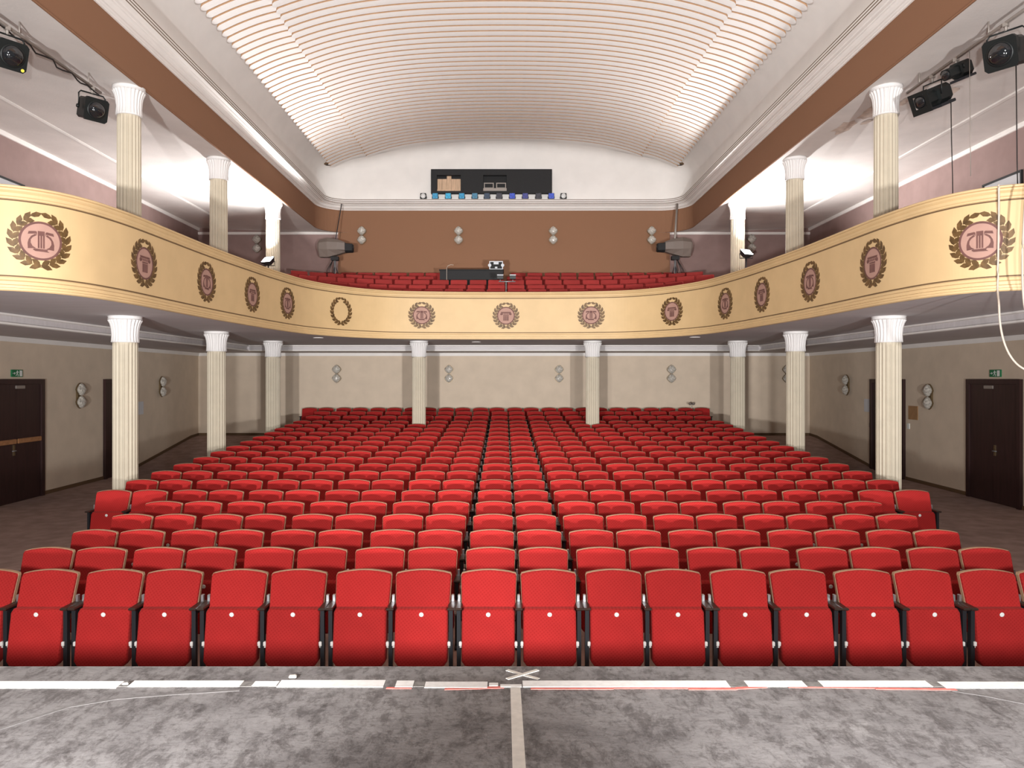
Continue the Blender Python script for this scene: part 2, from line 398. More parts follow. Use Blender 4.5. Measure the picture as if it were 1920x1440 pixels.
# side ceilings with a moulding
for s, nm in ((-1, 'left'), (1, 'right')):
    v = []; f = []; k = 0
    pl = P[:15]
    qs = [(-XW, p[1]) for p in pl[:3]] + [(-XW, lerp(FD - FR, DB, 2 * a)) if a <= .5 else (lerp(-XW, -FX + FR, 2 * a - 1), DB) for a in [(i + 1) / 12 for i in range(12)]]
    for p, q in zip(pl, qs):
        zq = 4.86 + .16 * max(0, min(1, (-FX - q[0]) / (XW - FX)))
        m3 = (lerp(p[0], q[0], .68), lerp(p[1], q[1], .68)); zm = lerp(4.86, zq, .75)
        v += [(-s * p[0], p[1], 4.86), (-s * m3[0], m3[1], zm), (-s * q[0], q[1], zq)]
        if k: f += [(3 * k - 3, 3 * k - 2, 3 * k + 1, 3 * k), (3 * k - 2, 3 * k - 1, 3 * k + 2, 3 * k + 1)]
        k += 1
    sc_ = struct(MB().add(v, f).build('ceiling_gallery_' + nm, 'side_plaster'), 'white ceiling over the %s gallery' % nm)
    xm = s * 8.9
    b = MB(); b.rings([[(xm - .06, d, 4.97), (xm - .05, d, 4.955), (xm + .02, d, 4.95), (xm + .06, d, 4.965), (xm + .06, d, 5.0), (xm - .06, d, 5.0)] for d in (1, 23.4)]); b.build('ceiling_moulding', 'side_plaster', sc_)
    b = MB(); x0 = s * XW; b.rings([[(x0, d, 4.93), (x0 - s * .03, d, 4.935), (x0 - s * .045, d, 4.97), (x0 - s * .05, d, 5.04), (x0, d, 5.04)] for d in (3, DB)])
    b.rings([[(x, DB, 4.80), (x, DB - .03, 4.805), (x, DB - .045, 4.84), (x, DB - .045, 4.88), (x, DB, 4.88)] for x in (s * 5.5, s * XW)])
    struct(b.build('trim_gallery_' + nm, 'plaster'), 'white picture rail at the top of the mauve wall')
# peeling patches on the right gallery ceiling
def patch(name, cx, cy, r, seed, parent):
    rn = random.Random(seed); n = 16; top = []; v = []
    for j in range(n):
        a = 2 * PI * j / n; q = r * rn.uniform(.55, 1.1); x = cx + q * math.cos(a) * .7; y = cy + q * math.sin(a) * 1.5
        v.append((x, y, 4.86 + .16 * (x - FX) / (XW - FX) * 1.02 - .006))
    MB().add(v, [tuple(range(n))]).build(name, 'stain', parent)
scr = bpy.data.objects['ceiling_gallery_right']
for i, (cx, cy, r) in enumerate(((6.75, 13.6, .35), (7.05, 13.2, .16), (7.6, 12.8, .2), (6.6, 14.5, .3), (6.9, 14.2, .13))): patch('peeling_patch', cx, cy, r, i, scr)

cor = struct(sweep(P, Nn, [(0, 5.585), (.03, 5.585), (.035, 5.605), (.06, 5.61), (.075, 5.625), (.10, 5.63), (.13, 5.66), (.145, 5.69), (.17, 5.695), (.18, 5.71), (.225, 5.715), (.235, 5.725), (.235, 5.735), (.28, 5.745), (.30, 5.75), (.30, 5.90), (-.3, 5.90)]).build('trim_cornice', 'plaster'), 'white stepped cornice around the ceiling')
for z in (5.768, 5.822, 5.876): sweep(P, Nn, [(.299, z - .008), (.303, z - .008), (.303, z + .008), (.299, z + .008)]).build('cornice_line', 'line', cor)
rr = []
for (x, y), (nx, ny) in zip(P, Nn):
    ring = []
    for o, dz in ((.02, None), (.02, -.42), (.035, -.28), (.08, -.16), (.16, -.07), (.28, -.015), (.47, .0)):
        X, Y = x + nx * o, y + ny * o; ring.append((X, Y, 5.88 if dz is None else arch(X) + dz))
    rr.append(ring)
b = MB(); b.rings(rr, False, False, False, True); struct(b.build('ceiling_cove', 'plaster'), 'white cove wall between cornice and slatted ceiling')
nx_ = 24; dsa = [1 + 23.35 * k / 12 for k in range(13)]; xa = [-5.62 + 11.24 * k / nx_ for k in range(nx_ + 1)]
b = MB(); b.add([(x, d, arch(x)) for d in dsa for x in xa], [(k * (nx_ + 1) + j, k * (nx_ + 1) + j + 1, (k + 1) * (nx_ + 1) + j + 1, (k + 1) * (nx_ + 1) + j) for k in range(12) for j in range(nx_)], True)
ceil = struct(b.build('ceiling', 'plaster'), 'vaulted white ceiling hung with rows of curved slats')
xb = [-5.3 + 10.6 * k / nx_ for k in range(nx_ + 1)]
b = MB(); b.add([(x, d, arch(x) - .012) for d in (1.2, 23.8) for x in xb], [(j, j + 1, nx_ + 2 + j, nx_ + 1 + j) for j in range(nx_)], True); b.build('slat_backing', 'backing', ceil)
# the slats, three lengths per course, each a part of the ceiling
def zc(x): x = abs(x); return 7.65 - .0118 * x * x - .000888 * x ** 4
def zo(x): u = abs(x) - 4.37; return 7.19 - .2 * u - .143 * u * u
def slat_mesh(name, x0, x1, zf, hw=.106, th=.050, n=30, r0=True, r1=True):
    xs_ = []
    e = [0, .012, .035, .07, .117]
    xs_ = [x0 + q for q in e] + [lerp(x0 + .117, x1 - .117, k / n) for k in range(1, n)] + [x1 - q for q in reversed(e)]
    rr = []
    for x in xs_:
        dl = x - x0 if r0 else 9; dr = x1 - x if r1 else 9; d = min(dl, dr)
        w_ = hw if d >= hw else math.sqrt(max(0, hw * hw - (hw - d) ** 2)) + .004
        z = zf(x); w2 = max(.002, w_ - .005)
        rr.append([(x, -w_, z + th), (x, -w_, z + .008), (x, -w2, z), (x, 0, z - .003), (x, w2, z), (x, w_, z + .008), (x, w_, z + th)])
    b = MB(); b.rings(rr, True, True, True, False); me = b.mesh(name, 'slat'); me.materials.append(M['slat_edge'])
    for p in me.polygons:
        if abs(p.normal.z) < .75 or len(p.vertices) > 4: p.material_index = 1
    return me
me_c = slat_mesh('ceiling_slat', -4.40, 4.40, zc, n=44); me_l = slat_mesh('ceiling_slat_end', -5.54, -4.1, zo, n=14, r1=False); me_r = slat_mesh('ceiling_slat_end', 4.1, 5.54, zo, n=14, r0=False)
for k in range(62):
    d = 23.8 - .26 * k
    for me in (me_c, me_l, me_r): link('ceiling_slat', me, ceil, (0, d, 0))
for s, side in ((-1, 'left'), (1, 'right')):
    t = thing('ceiling_vent', 'small dark round ceiling vent in the %s rear corner' % side, 'vent', (s * 5.68, 24.05, arch(5.68) - .06), 0, 'ceiling corner vents')
    MB().lathe([(.13, .05), (.13, 0), (.10, -.005)], 20).build('rim', 'line', t); MB().lathe([(.10, -.003), (.02, -.007)], 20).build('grille', 'black', t)

# ------------------------------------------------------------------ columns
def flute_ring(R, z, n=20, dep=.016, per=6):
    out = []
    for j in range(n * per):
        u = (j % per) / per; q = 0 if u < .17 else math.sin(PI * (u - .17) / .83)
        r = R - dep * q; a = 2 * PI * j / (n * per); out.append((r * math.cos(a), r * math.sin(a), z))
    return out
def column(name, x, d, z0, z1, R, label, group, Rt=None, cap_h=.44):
    Rt = Rt or R; t = thing(name, label, 'column', (x, d, z0), 0, group, 'thing'); h = z1 - z0; zc_ = h - cap_h
    b = MB(); b.lathe([(R + .014, 0), (R + .014, .06), (R + .01, .1), (R + .006, .13), (R - .004, .15)], 28); b.build('base', 'column', t)
    b = MB(); b.rings([flute_ring(R - .004, .15, dep=.0), flute_ring(R, .22), flute_ring(Rt, zc_ - .06), flute_ring(Rt - .002, zc_, dep=.004)], True, False, False, False); b.build('shaft', 'column', t)
    # leafy bell: 18 upright leaves whose tips curl out
    rr = []; n = 24; per = 6
    for u, rb, am in ((0, .012, .0), (.03, .024, .004), (.06, .020, .014), (.30, .014, .020), (.55, .024, .022), (.72, .044, .024), (.80, .064, .028), (.845, .074, .032), (.86, .064, .024), (.87, .03, .0)):
        ring = []
        for j in range(n * per):
            q = abs(math.cos(PI * j / per)); a = 2 * PI * j / (n * per); r = Rt + rb - am * (1 - q) ** 1.0
            ring.append((r * math.cos(a), r * math.sin(a), zc_ + u * cap_h))
        rr.append(ring)
    b = MB(); b.rings(rr, True, True, True, True); b.build('capital', 'capital', t)
    b = MB(); b.lathe([(Rt + .03, h - .13 * cap_h), (Rt + .068, h - .12 * cap_h), (Rt + .072, h - .09 * cap_h), (Rt + .058, h - .075 * cap_h), (Rt + .066, h - .06 * cap_h), (Rt + .072, h)], 36); b.build('abacus', 'capital', t)
    return t
CD = [12.51, 16.53, 20.55]; nm3 = ['nearest the stage', 'second from the stage', 'third from the stage']
low = [(235, 1666), (406, 1491.5), (512, 1383)]; upx = [(242, 1661), (410, 1490), (512, 1383)]
for i, D in enumerate(CD):
    for k, side in enumerate(('left', 'right')):
        x = px(low[i][k], D)
        column('fluted_column', x, D, floor_z(x, D), SOFFIT, .195, 'cream fluted column in the stalls, %s side, %s' % (side, nm3[i]), 'fluted columns below the balcony')
        x = px(upx[i][k], D)
        column('fluted_column', x, D, DECK, 4.86 + .16 * (abs(x) - FX) / (XW - FX) + .002, .195, 'cream fluted column on the balcony, %s side, %s' % (side, nm3[i]), 'fluted columns on the balcony', .185, .48)
for x_, side in ((785.5, 'left'), (1111, 'right')):
    x = px(x_, CD[2]); column('fluted_column', x, CD[2], floor_z(x, CD[2]), SOFFIT, .185, 'cream fluted column rising among the rear seat rows, %s of centre' % side, 'fluted columns below the balcony')

# ------------------------------------------------------------------ stalls seats
def outline_back(g=0.):
    w0, w1, zb, zt = .232 + g, .245 + g, .52 - g, .915 + g; p = []
    p += [(-w0 + .02, zb), (w0 - .02, zb), (w0, zb + .02), (w1, zt - .026), (w1 - .008, zt - .008)]
    for k in range(1, 8): x = lerp(w1 - .008, -w1 + .008, k / 8); p.append((x, zt - .008 + .027 * (1 - (x / w1) ** 2)))
    p += [(-w1 + .008, zt - .008), (-w1, zt - .026), (-w0, zb + .02)]
    return p
def pad_mesh(poly, y_back, y_front, bev, fn=None, inset=.012):
    """upholstered pad from an (x, z) outline: back ring, shoulder, bevelled front"""
    cx = sum(p[0] for p in poly) / len(poly); cz = sum(p[1] for p in poly) / len(poly)
    def shrink(q, i): return (q[0] - math.copysign(min(i, abs(q[0] - cx)), q[0] - cx), q[1] - math.copysign(min(i, abs(q[1] - cz)), q[1] - cz))
    R = [[(x, y_back, z) for x, z in poly], [(x, y_front + bev, z) for x, z in poly]]
    R.append([(*shrink(q, inset * .35),) for q in poly]); R[2] = [(x, y_front + bev * .3, z) for x, z in R[2]]
    R.append([(x, y_front, z) for x, z in [shrink(q, inset) for q in poly]])
    b = MB(); b.rings(R, True, True, True, False)
    if fn: b.mapv(fn)
    return b
REC = .34
def recl(x, y, z): return (x, y - (HS - z) * REC - .12 * x * x, z)
def make_seat_meshes(simple=False):
    parts = {}
    parts['backrest'] = pad_mesh(outline_back(), .0, -.045, .02, recl).mesh('backrest', 'red')
    parts['back_shell'] = pad_mesh(outline_back(.0028), .020, -.020, .002, recl, .002).mesh('back_shell', 'shell')
    fl = [(-.2, .178), (-.1, .160), (0, .155), (.1, .160), (.2, .178), (.228, .215), (.230, .40), (.230, .62), (.215, .645), (-.215, .645), (-.230, .62), (-.230, .40), (-.228, .215)]
    def tilt(x, y, z): return (x, y - .215 - (.645 - z) * .17, z)
    parts['seat'] = pad_mesh(fl, .075, -.02, .025, tilt, .016).mesh('seat', 'red')
    b = MB(); b.lathe([(.02, 0), (.02, .004), (.015, .006)], 14); b.xf(Matrix.Translation((0, -.2435, .604)) @ Matrix.Rotation(PI / 2 + .1, 4, 'X')); parts['number_disc'] = b.mesh('number_disc', 'button')
    def post(x, wd=.034):
        b = MB(); b.box(x - wd / 2, x + wd / 2, -.25, -.205, .03, .648, .004); b.box(x - .02, x + .02, -.30, .10, 0, .03, .006)
        b.box(x - wd / 2 + .004, x + wd / 2 - .004, -.215, -.05, .60, .64); return b.mesh('leg', 'black_metal')
    def arm(x, wd=.062):
        b = MB(); b.box(x - wd / 2, x + wd / 2, -.285, -.035, .648, .672, .008); return b.mesh('armrest', 'armrest')
    def sup(x):
        b = MB(); b.box(x - .011, x + .011, -.085, -.055, .60, .73, .003); return b.mesh('support_bar', 'silver')
    def hin(x):
        b = MB(); b.box(x - .012, x + .012, -.262, -.235, .335, .375, .005); b.box(x - .008, x + .008, -.25, -.17, .32, .35); return b.mesh('hinge', 'hinge')
    for s in (-1, 1):
        parts['leg', s] = post(s * .255); parts['armrest', s] = arm(s * .258); parts['support_bar', s] = sup(s * .262); parts['hinge', s] = hin(s * .240)
    parts['leg', 'c'] = post(.265); parts['armrest', 'c'] = arm(.265); parts['support_bar', 'c'] = sup(.265)
    return parts
SM = make_seat_meshes()
LEFT = ['back_shell', 'backrest', 'seat', 'number_disc', ('leg', -1), ('leg', 'c'), ('armrest', -1), ('armrest', 'c'), ('support_bar', -1), ('support_bar', 'c'), ('hinge', -1), ('hinge', 1)]
RIGHT = ['back_shell', 'backrest', 'seat', 'number_disc', ('leg', 1), ('armrest', 1), ('support_bar', 1), ('hinge', -1), ('hinge', 1)]
X0 = .13; PITCH = 1.11
seats = []
for r, (D, zt) in enumerate(ROWS, 1):
    ks = [k for k in range(-4, 5)] if r <= 5 else [k for k in range(-5, 6)] if r <= 20 else [k + .5 for k in range(-6, 6)]
    n = 0
    for k in ks:
        cx = X0 + k * PITCH - (.07 if r == 21 else 0)
        for s in (-1, 1): n += 1; seats.append((r, n, cx + s * .265, D, zt - HS, s))
order = sorted(seats, key=lambda q: (q[0], abs(q[2])))
solo = set((q[0], q[1]) for q in order[:300])
rest = MB(); rest_parts = {}
for r, n, x, D, z, s in seats:
    use = LEFT if s < 0 else RIGHT
    if (r, n) in solo:
        row = 'front row at the stage' if r == 1 else '%s row from the stage' % ORD[r]
        t = thing('theatre_seat', 'red folding theatre seat, %s, %s from the left' % (row, ORD[n]), 'seat', (x, D, z), random.uniform(-.006, .006), 'red folding seats in the stalls')
        pan = None
        for p in use:
            nm = p if isinstance(p, str) else p[0]; o = link(nm, SM[p], pan if nm in ('number_disc', 'hinge') else t)
            if nm == 'seat': pan = o
    else:
        for p in use:
            if p == 'number_disc' or (isinstance(p, tuple) and p[0] in ('support_bar', 'hinge')): continue
            me = SM[p]; q = rest_parts.setdefault(me.materials[0].name, (MB(), me.materials[0]))[0]
            q.add([(v.co.x + x, v.co.y + D, v.co.z + z) for v in me.vertices], [tuple(pp.vertices) for pp in me.polygons])
# the seats of the last rows, past the three hundred nearest, joined into one
me = bpy.data.meshes.new('theatre_seat_rear_rows'); V = []; FC = []; MI = []
for i, (q, m_) in enumerate(rest_parts.values()):
    o = len(V); V += q.v; FC += [tuple(j + o for j in f) for f in q.f]; MI += [i] * len(q.f); me.materials.append(m_)
me.from_pydata(V, [], FC); me.polygons.foreach_set('material_index', MI); me.update()
tag(link('theatre_seat_rear_rows', me), 'dim rear rows of red folding seats under the balcony', 'seats', kind='stuff')

# ------------------------------------------------------------------ balcony tiers and seats
BROWS = [(19.6, 2.352), (20.65, 2.60), (21.7, 2.88), (22.85, 3.14), (24.05, 3.42)]
def bcurve(r, x):
    u = max(0, abs(x) - 2.5); return BROWS[r][0] - (.29, .145, .107, .095, .01)[r] * u * u
HB = .86
xt = [-6.2 + 12.4 * k / 24 for k in range(25)]
b = MB()
for r, (D, zt) in enumerate(BROWS):
    z = zt - HB; f0 = [(x, bcurve(r, x) - .62) for x in xt]
    nxt = [(x, bcurve(r + 1, x) - .62) for x in xt] if r < 4 else [(x, DB - .06) for x in xt]
    b.rings([[(x, y, DECK), (x, y, z), (x2, y2, z), (x2, y2, DECK)] for (x, y), (x2, y2) in zip(f0, nxt)])
b.build('balcony_tier', 'carpet', deck)
def rrect(w_, z0, z1, c=.02): return [(-w_ + c, z0), (w_ - c, z0), (w_, z0 + c), (w_, z1 - c), (w_ - c, z1), (-w_ + c, z1), (-w_, z1 - c), (-w_, z0 + c)]
def lean(x, y, z): return (x, y - (HB - z) * .2, z)
BM = {}
BM['backrest'] = pad_mesh(rrect(.241, .44, HB), 0, -.06, .02, lean).mesh('backrest', 'red_dark')
BM['seat'] = pad_mesh(rrect(.235, .16, .58, .03), .06, -.03, .02, lambda x, y, z: (x, y - .20 - (.58 - z) * .1, z)).mesh('seat', 'red_dark')
for s in (-1, 1):
    b = MB(); b.box(s * .251 - .008, s * .251 + .008, -.30, .04, 0, .03); b.box(s * .251 - .008, s * .251 + .008, -.24, -.19, .03, .56); b.box(s * .251 - .011, s * .251 + .011, -.30, -.05, .56, .585, .004)
    BM['side_frame', s] = b.mesh('side_frame', 'black_metal')
for r, (D, zt) in enumerate(BROWS):
    n = 0
    arc = [(0., 0.)]
    while arc[-1][1] < 6.4: x_ = arc[-1][1]; arc.append((arc[-1][0] + math.hypot(.02, bcurve(r, x_ + .02) - bcurve(r, x_)), x_ + .02))
    for k in [q + .5 for q in range(-7, 7)] if r % 2 == 0 else list(range(-6, 7)):
        for s in (-1, 1):
            sa = k * 1.09 + s * .265; x = .06 + math.copysign(interp(arc, abs(sa)), sa) + (.12 if r == 4 else 0)
            lim = 6.0 if r else 5.15
            if abs(x) > lim: continue
            if r >= 3 and -2.25 < x < .12: continue
            y = bcurve(r, x); sl = (bcurve(r, x + .1) - bcurve(r, x - .1)) / .2; n += 1
            row = 'row behind the parapet' if r == 0 else '%s row from the parapet' % ORD[r + 1] if r < 4 else 'back row against the brown wall'
            t = thing('balcony_seat', 'square-backed red balcony seat, %s, %s from the left' % (row, ORD[n]), 'seat', (x, y, zt - HB), math.atan(sl), 'square-backed seats on the balcony')
            for p in ('backrest', 'seat', ('side_frame', -1), ('side_frame', 1)): link(p if isinstance(p, str) else p[0], BM[p], t)

# ------------------------------------------------------------------ painted medallions on the parapet
def strip_poly(b, poly, off, th, sc, s0, z0):
    """flat shape in (u, z) laid on the parapet; u in metres along it"""
    fr = [on_parapet(s0 + u * sc, z0 + z * sc, off + th) for u, z in poly]; bk = [on_parapet(s0 + u * sc, z0 + z * sc, off) for u, z in poly]
    b.rings([bk, fr])
def circ(r, n=40, cx=0, cz=0): return [(cx + r * math.cos(2 * PI * j / n), cz + r * math.sin(2 * PI * j / n)) for j in range(n)]
def lyre():
    P_ = []
    for x0, x1 in ((-.17, -.09), (-.04, .04), (.09, .17)): P_.append([(x0, -.42), (x1, -.42), (x1, .3), (x0, .3)])
    P_.append([(-.17, .3), (.17, .3), (.17, .56), (-.17, .56)])
    for s in (-1, 1):
        P_.append([(s * .22, .30), (s * .26, .40), (s * .66, .34), (s * .62, .50), (s * .28, .54), (s * .22, .50)])
        arm_o = [(.30, .38), (.50, .24), (.62, .04), (.67, -.18), (.66, -.48)]; arm_i = [(.26, -.44), (.44, -.32), (.53, -.14), (.52, .04), (.42, .18), (.24, .30)]
        P_.append([(s * x, z) for x, z in arm_o + arm_i])
    P_.append([(-.36, -.46), (.36, -.46), (.30, -.54), (.42, -.62), (-.30, -.60), (-.42, -.52)])
    return P_
def capital_emblem():
    P_ = [[(-.60, .34), (.60, .34), (.64, .48), (-.64, .48)]]
    for k in range(5): c = -.4 + .2 * k; P_.append([(c - .07, .30), (c - .05, .17), (c, .12), (c + .05, .17), (c + .07, .30)])
    for s in (-1, 1): P_.append(circ(.13, 14, s * .58, .20))
    P_.append([(-.36, .0), (.36, .0), (.36, .09), (-.36, .09)])
    for k in range(5): c = -.28 + .14 * k; P_.append([(c - .05, -.62), (c + .05, -.62), (c + .05, -.04), (c - .05, -.04)])
    return P_
def leaf(cx, cz, ang, L_, W_):
    pts = [(-.5, 0), (-.2, -.42), (.15, -.5), (.5, 0), (.1, .5), (-.25, .36)]
    ca, sa = math.cos(ang), math.sin(ang)
    return [(cx + u * L_ * ca - v * W_ * sa, cz + u * L_ * sa + v * W_ * ca) for u, v in pts]
def medallion(s0, z0, kind, label, R=.33):
    t = thing('medallion', label, 'medallion', (0, 0, 0), 0, 'painted medallions along the parapet')
    wr = MB(); rm = .272
    for sd in (-1, 1):
        for k in range(10):
            a = -PI / 2 + sd * math.radians(11 + 159 * k / 9.0); tx = a + sd * PI / 2
            for o_, da in ((.028, -.55), (-.022, .5)):
                if k == 9 and o_ < 0: continue
                q = rm + o_; strip_poly(wr, leaf(q * math.cos(a), q * math.sin(a), tx + sd * da * (1 if k < 9 else .3), .128 if o_ > 0 else .108, .058), .001, .004, 1, s0, z0)
        # stems crossing below
        strip_poly(wr, [(sd * .055, -.318), (sd * .07, -.33), (-sd * .01, -.285), (-sd * .07, -.262), (-sd * .07, -.272)][::1], .001, .003, 1, s0, z0)
    wr.build('wreath', 'wreath', t)
    if kind:
        b = MB(); n = 40; rad = (.0, .07, .14, .212)
        vv = [on_parapet(s0, z0, .0045)] + [on_parapet(s0 + q * math.cos(2 * PI * j / n), z0 + q * math.sin(2 * PI * j / n), .0045) for q in rad[1:] for j in range(n)]
        b.add(vv, [(0, 1 + j, 1 + (j + 1) % n) for j in range(n)] + [(1 + k * n + j, 1 + k * n + n + j, 1 + k * n + n + (j + 1) % n, 1 + k * n + (j + 1) % n) for k in range(2) for j in range(n)]); b.build('disc', 'disc', t)
        b = MB(); n = 44; ro, ri = .221, .196
        for j in range(n):
            a0, a1 = 2 * PI * j / n, 2 * PI * (j + 1) / n
            q = [(ro * math.cos(a0), ro * math.sin(a0)), (ro * math.cos(a1), ro * math.sin(a1)), (ri * math.cos(a1), ri * math.sin(a1)), (ri * math.cos(a0), ri * math.sin(a0))]
            b.add([on_parapet(s0 + u, z0 + z, .0065) for u, z in q], [(0, 1, 2, 3)])
        b.build('ring', 'emblem', t)
        b = MB()
        for p in (lyre() if kind == 'lyre' else capital_emblem()): strip_poly(b, p, .0055, .003, .198, s0, z0)
        b.build('emblem', 'emblem', t)
    # the Empty sits on the parapet
    ox, oy, oz = on_parapet(s0, z0, 0); t.location = (ox, oy, oz)
    for c in t.children: c.location = (-ox, -oy, -oz)
proj = [(VX + F * on_parapet(SL[-1] * k / 3000, 0, 0)[0] / on_parapet(SL[-1] * k / 3000, 0, 0)[1], SL[-1] * k / 3000) for k in range(3001)]
def s_at(x): return min(proj, key=lambda q: abs(q[0] - x))[1]
MED = [(76, 'lyre'), (271, 'cap'), (387, 'lyre'), (473, 'cap'), (539, 'lyre'), (638.5, None), (791, 'lyre'), (949, 'cap'), (1108, 'lyre'), (1260, 'cap'), (1360, 'lyre'), (1428.5, 'cap'), (1519, 'lyre'), (1636.5, 'cap'), (1838, 'lyre')]
for i, (x, k) in enumerate(MED, 1):
    what = {'lyre': 'painted lyre medallion in laurel wreath', 'cap': 'painted column-capital medallion in laurel wreath', None: 'empty laurel wreath without a disc'}[k]
    medallion(s_at(x), 1.572, k, '%s, %s along the parapet from the left' % (what, ORD[i]))

# ------------------------------------------------------------------ stage tape
def tape_piece(parent, x0, x1, d0, d1, m, z=.003, name='tape_strip', skew=0.):
    b = MB(); b.add([(x, d, STAGE_Z + zz) for zz in (.0005, z) for x, d in ((x0, d0), (x1, d0 + skew), (x1, d1 + skew), (x0, d1))], [(3, 2, 1, 0), (4, 5, 6, 7), (0, 1, 5, 4), (1, 2, 6, 5), (2, 3, 7, 6), (3, 0, 4, 7)])
    return b.build(name, m, parent)
def sx(x, y): D = -STAGE_Z * F / (y - VY); return (x - VX) * D / F
def sd(y): return -STAGE_Z * F / (y - VY)
t = thing('stage_edge_tape', 'broken white tape line running across the stage edge', 'tape')
for x0, x1, y0, y1 in ((-60, 226, 1278, 1291), (244, 452, 1277, 1288), (474, 520, 1278, 1287), (522, 720, 1276, 1289), (742, 775, 1277, 1289), (797, 914, 1279, 1290), (917, 934, 1281, 1287), (938, 978, 1284, 1289), (980, 1366, 1277, 1289), (1400, 1510, 1277, 1288), (1540, 1744, 1277, 1288), (1764, 1990, 1279, 1291)):
    tape_piece(t, sx(x0, 1284), sx(x1, 1284), sd(y1), sd(y0), 'tape')
for x0, x1 in ((226, 244), (452, 474), (776, 796), (1366, 1400), (1511, 1539), (1744, 1764)): tape_piece(t, sx(x0, 1284), sx(x1, 1284), sd(1288), sd(1279), 'tape_grey', .002, 'worn_patch')
t = thing('red_stage_tape', 'thin red tape along the near side of the white line', 'tape')
for x0, x1, y0, y1, k in ((724, 772, 1289, 1292, 0), (834, 945, 1290, 1294, .02), (995, 1150, 1290, 1293, 0), (1150, 1290, 1289, 1292, 0), (1290, 1380, 1290, 1294, 0), (1380, 1440, 1289, 1293, .02), (1480, 1640, 1288, 1290, -.01), (1640, 1790, 1289.5, 1293, -.012)):
    tape_piece(t, sx(x0, 1291), sx(x1, 1291), sd(y1), sd(y0), 'tape_red', .0022, 'tape_strip', k)
b = MB(); q = [(957, 1290), (976, 1290), (986, 1442), (961, 1442)]
b.add([(sx(*p), sd(p[1]), STAGE_Z + z) for z in (.0005, .003) for p in q], [(0, 1, 2, 3), (7, 6, 5, 4), (0, 4, 5, 1), (1, 5, 6, 2), (2, 6, 7, 3), (3, 7, 4, 0)])
tag(b.build('centre_line_tape', 'tape_cream'), 'wide cream tape strip marking the stage centre line', 'tape')
t = thing('cross_mark', 'small cream tape cross near the stage edge', 'tape', (sx(980, 1265), sd(1265), STAGE_Z))
for a in (.55, -.55):
    b = MB(); b.box(-.105, .105, -.012, .012, .0005, .0025 + (a > 0) * .001); o = b.build('tape_strip', 'tape_cream', t); o.rotation_euler = (0, 0, a * 1.15)
# seams of the dance-floor sheets and a few scraps
def seam(name, pts, wd, label, m='tape_grey'):
    rr = []
    for i, p in enumerate(pts):
        P3 = Vector((sx(*p), sd(p[1]), 0)); rr.append(P3)
    b = MB(); rings = []
    for i, p in enumerate(rr):
        tt = (rr[min(i + 1, len(rr) - 1)] - rr[max(i - 1, 0)]).normalized(); n = Vector((-tt.y, tt.x, 0)) * wd
        rings.append([p + n + Vector((0, 0, STAGE_Z + .0004)), p - n + Vector((0, 0, STAGE_Z + .0004)), p - n + Vector((0, 0, STAGE_Z + .0016)), p + n + Vector((0, 0, STAGE_Z + .0016))])
    b.rings(rings); return tag(b.build(name, m), label, 'floor seam')
M['seam'] = mat('pale_sheet_edge', (.19, .18, .178), .7, var=.15, vscale=20)
seam('floor_seam', [(-20, 1374), (60, 1347), (130, 1325), (220, 1310), (330, 1301), (450, 1294)], .012, 'pale curved sheet edge on the stage, left of the centre tape', 'seam')
seam('floor_seam', [(1785, 1295), (1850, 1305), (1940, 1323)], .010, 'pale curved sheet edge at the far right of the stage', 'seam')
for x, y, w_, lab in ((549, 1272, .02, 'small pale scrap beside the white stage tape'), (236, 1285, .016, 'small grey lump stuck on the white stage tape')):
    b = MB(); b.box(-w_, w_, -.012, .012, 0, .014, .005); o = b.build('tape_scrap', 'tape_cream' if x > 400 else 'tape_grey', None, (sx(x, y), sd(y), STAGE_Z + .004)); o.rotation_euler = (0, 0, .15); tag(o, lab, 'scrap')

# ------------------------------------------------------------------ doors on the side walls
def door(n, s, d0, d1, zt, label, bar=False, sign_plate=True):
    xw = s * XW; zf = min(floor_z(xw, d0), floor_z(xw, d1)) ; x_in = xw - s * .001
    def bx(b, dep0, dep1, y0, y1, z0, z1, bev=0): b.box(min(xw - s * dep0, xw - s * dep1), max(xw - s * dep0, xw - s * dep1), y0, y1, z0, z1, bev); return b
    b = MB(); bx(b, 0, .07, d0, d0 + .10, zf, zt); bx(b, 0, .07, d1 - .10, d1, zf, zt); bx(b, 0, .07, d0 + .10, d1 - .10, zt - .1, zt)
    root = struct(b.build('door_%d' % n, 'door'), label)
    mid = (d0 + d1) / 2
    for a, c in ((d0 + .10, mid - .004), (mid + .004, d1 - .10)):
        b = MB(); bx(b, 0, .035, a, c, zf + .01, zt - .1, .004); lf = b.build('door_leaf', 'door', root)
        if bar: b = MB(); bx(b, .04, .075, a + .03, c - .03, zf + 1.22, zf + 1.32, .01); b.build('push_bar', 'bar', lf)
    b = MB(); b.tube([(xw - s * .04, mid - .07, zf + 1.08), (xw - s * .09, mid - .07, zf + 1.08), (xw - s * .09, mid - .19, zf + 1.08)], .011); b.build('door_handle', 'alu', root)
    b = MB(); bx(b, .036, .05, mid - .10, mid - .045, zf + .98, zf + 1.20); b.build('lock_plate', 'brass', root)
    if sign_plate: b = MB(); bx(b, .036, .06, mid - .02, mid + .26, zt - .20, zt - .13, .006); b.build('door_closer', 'pipe', root)
    return root
door(1, -1, 14.55, 16.4, 0.0, 'dark brown double door with wooden push bar', True)
door(2, -1, 18.9, 20.55, .0, 'dark brown door behind the left column', False, False)
door(3, 1, 14.6, 16.3, .0, 'dark brown double door below the exit sign')
door(4, 1, 18.87, 20.6, .0, 'dark brown door behind the right column', False, False)
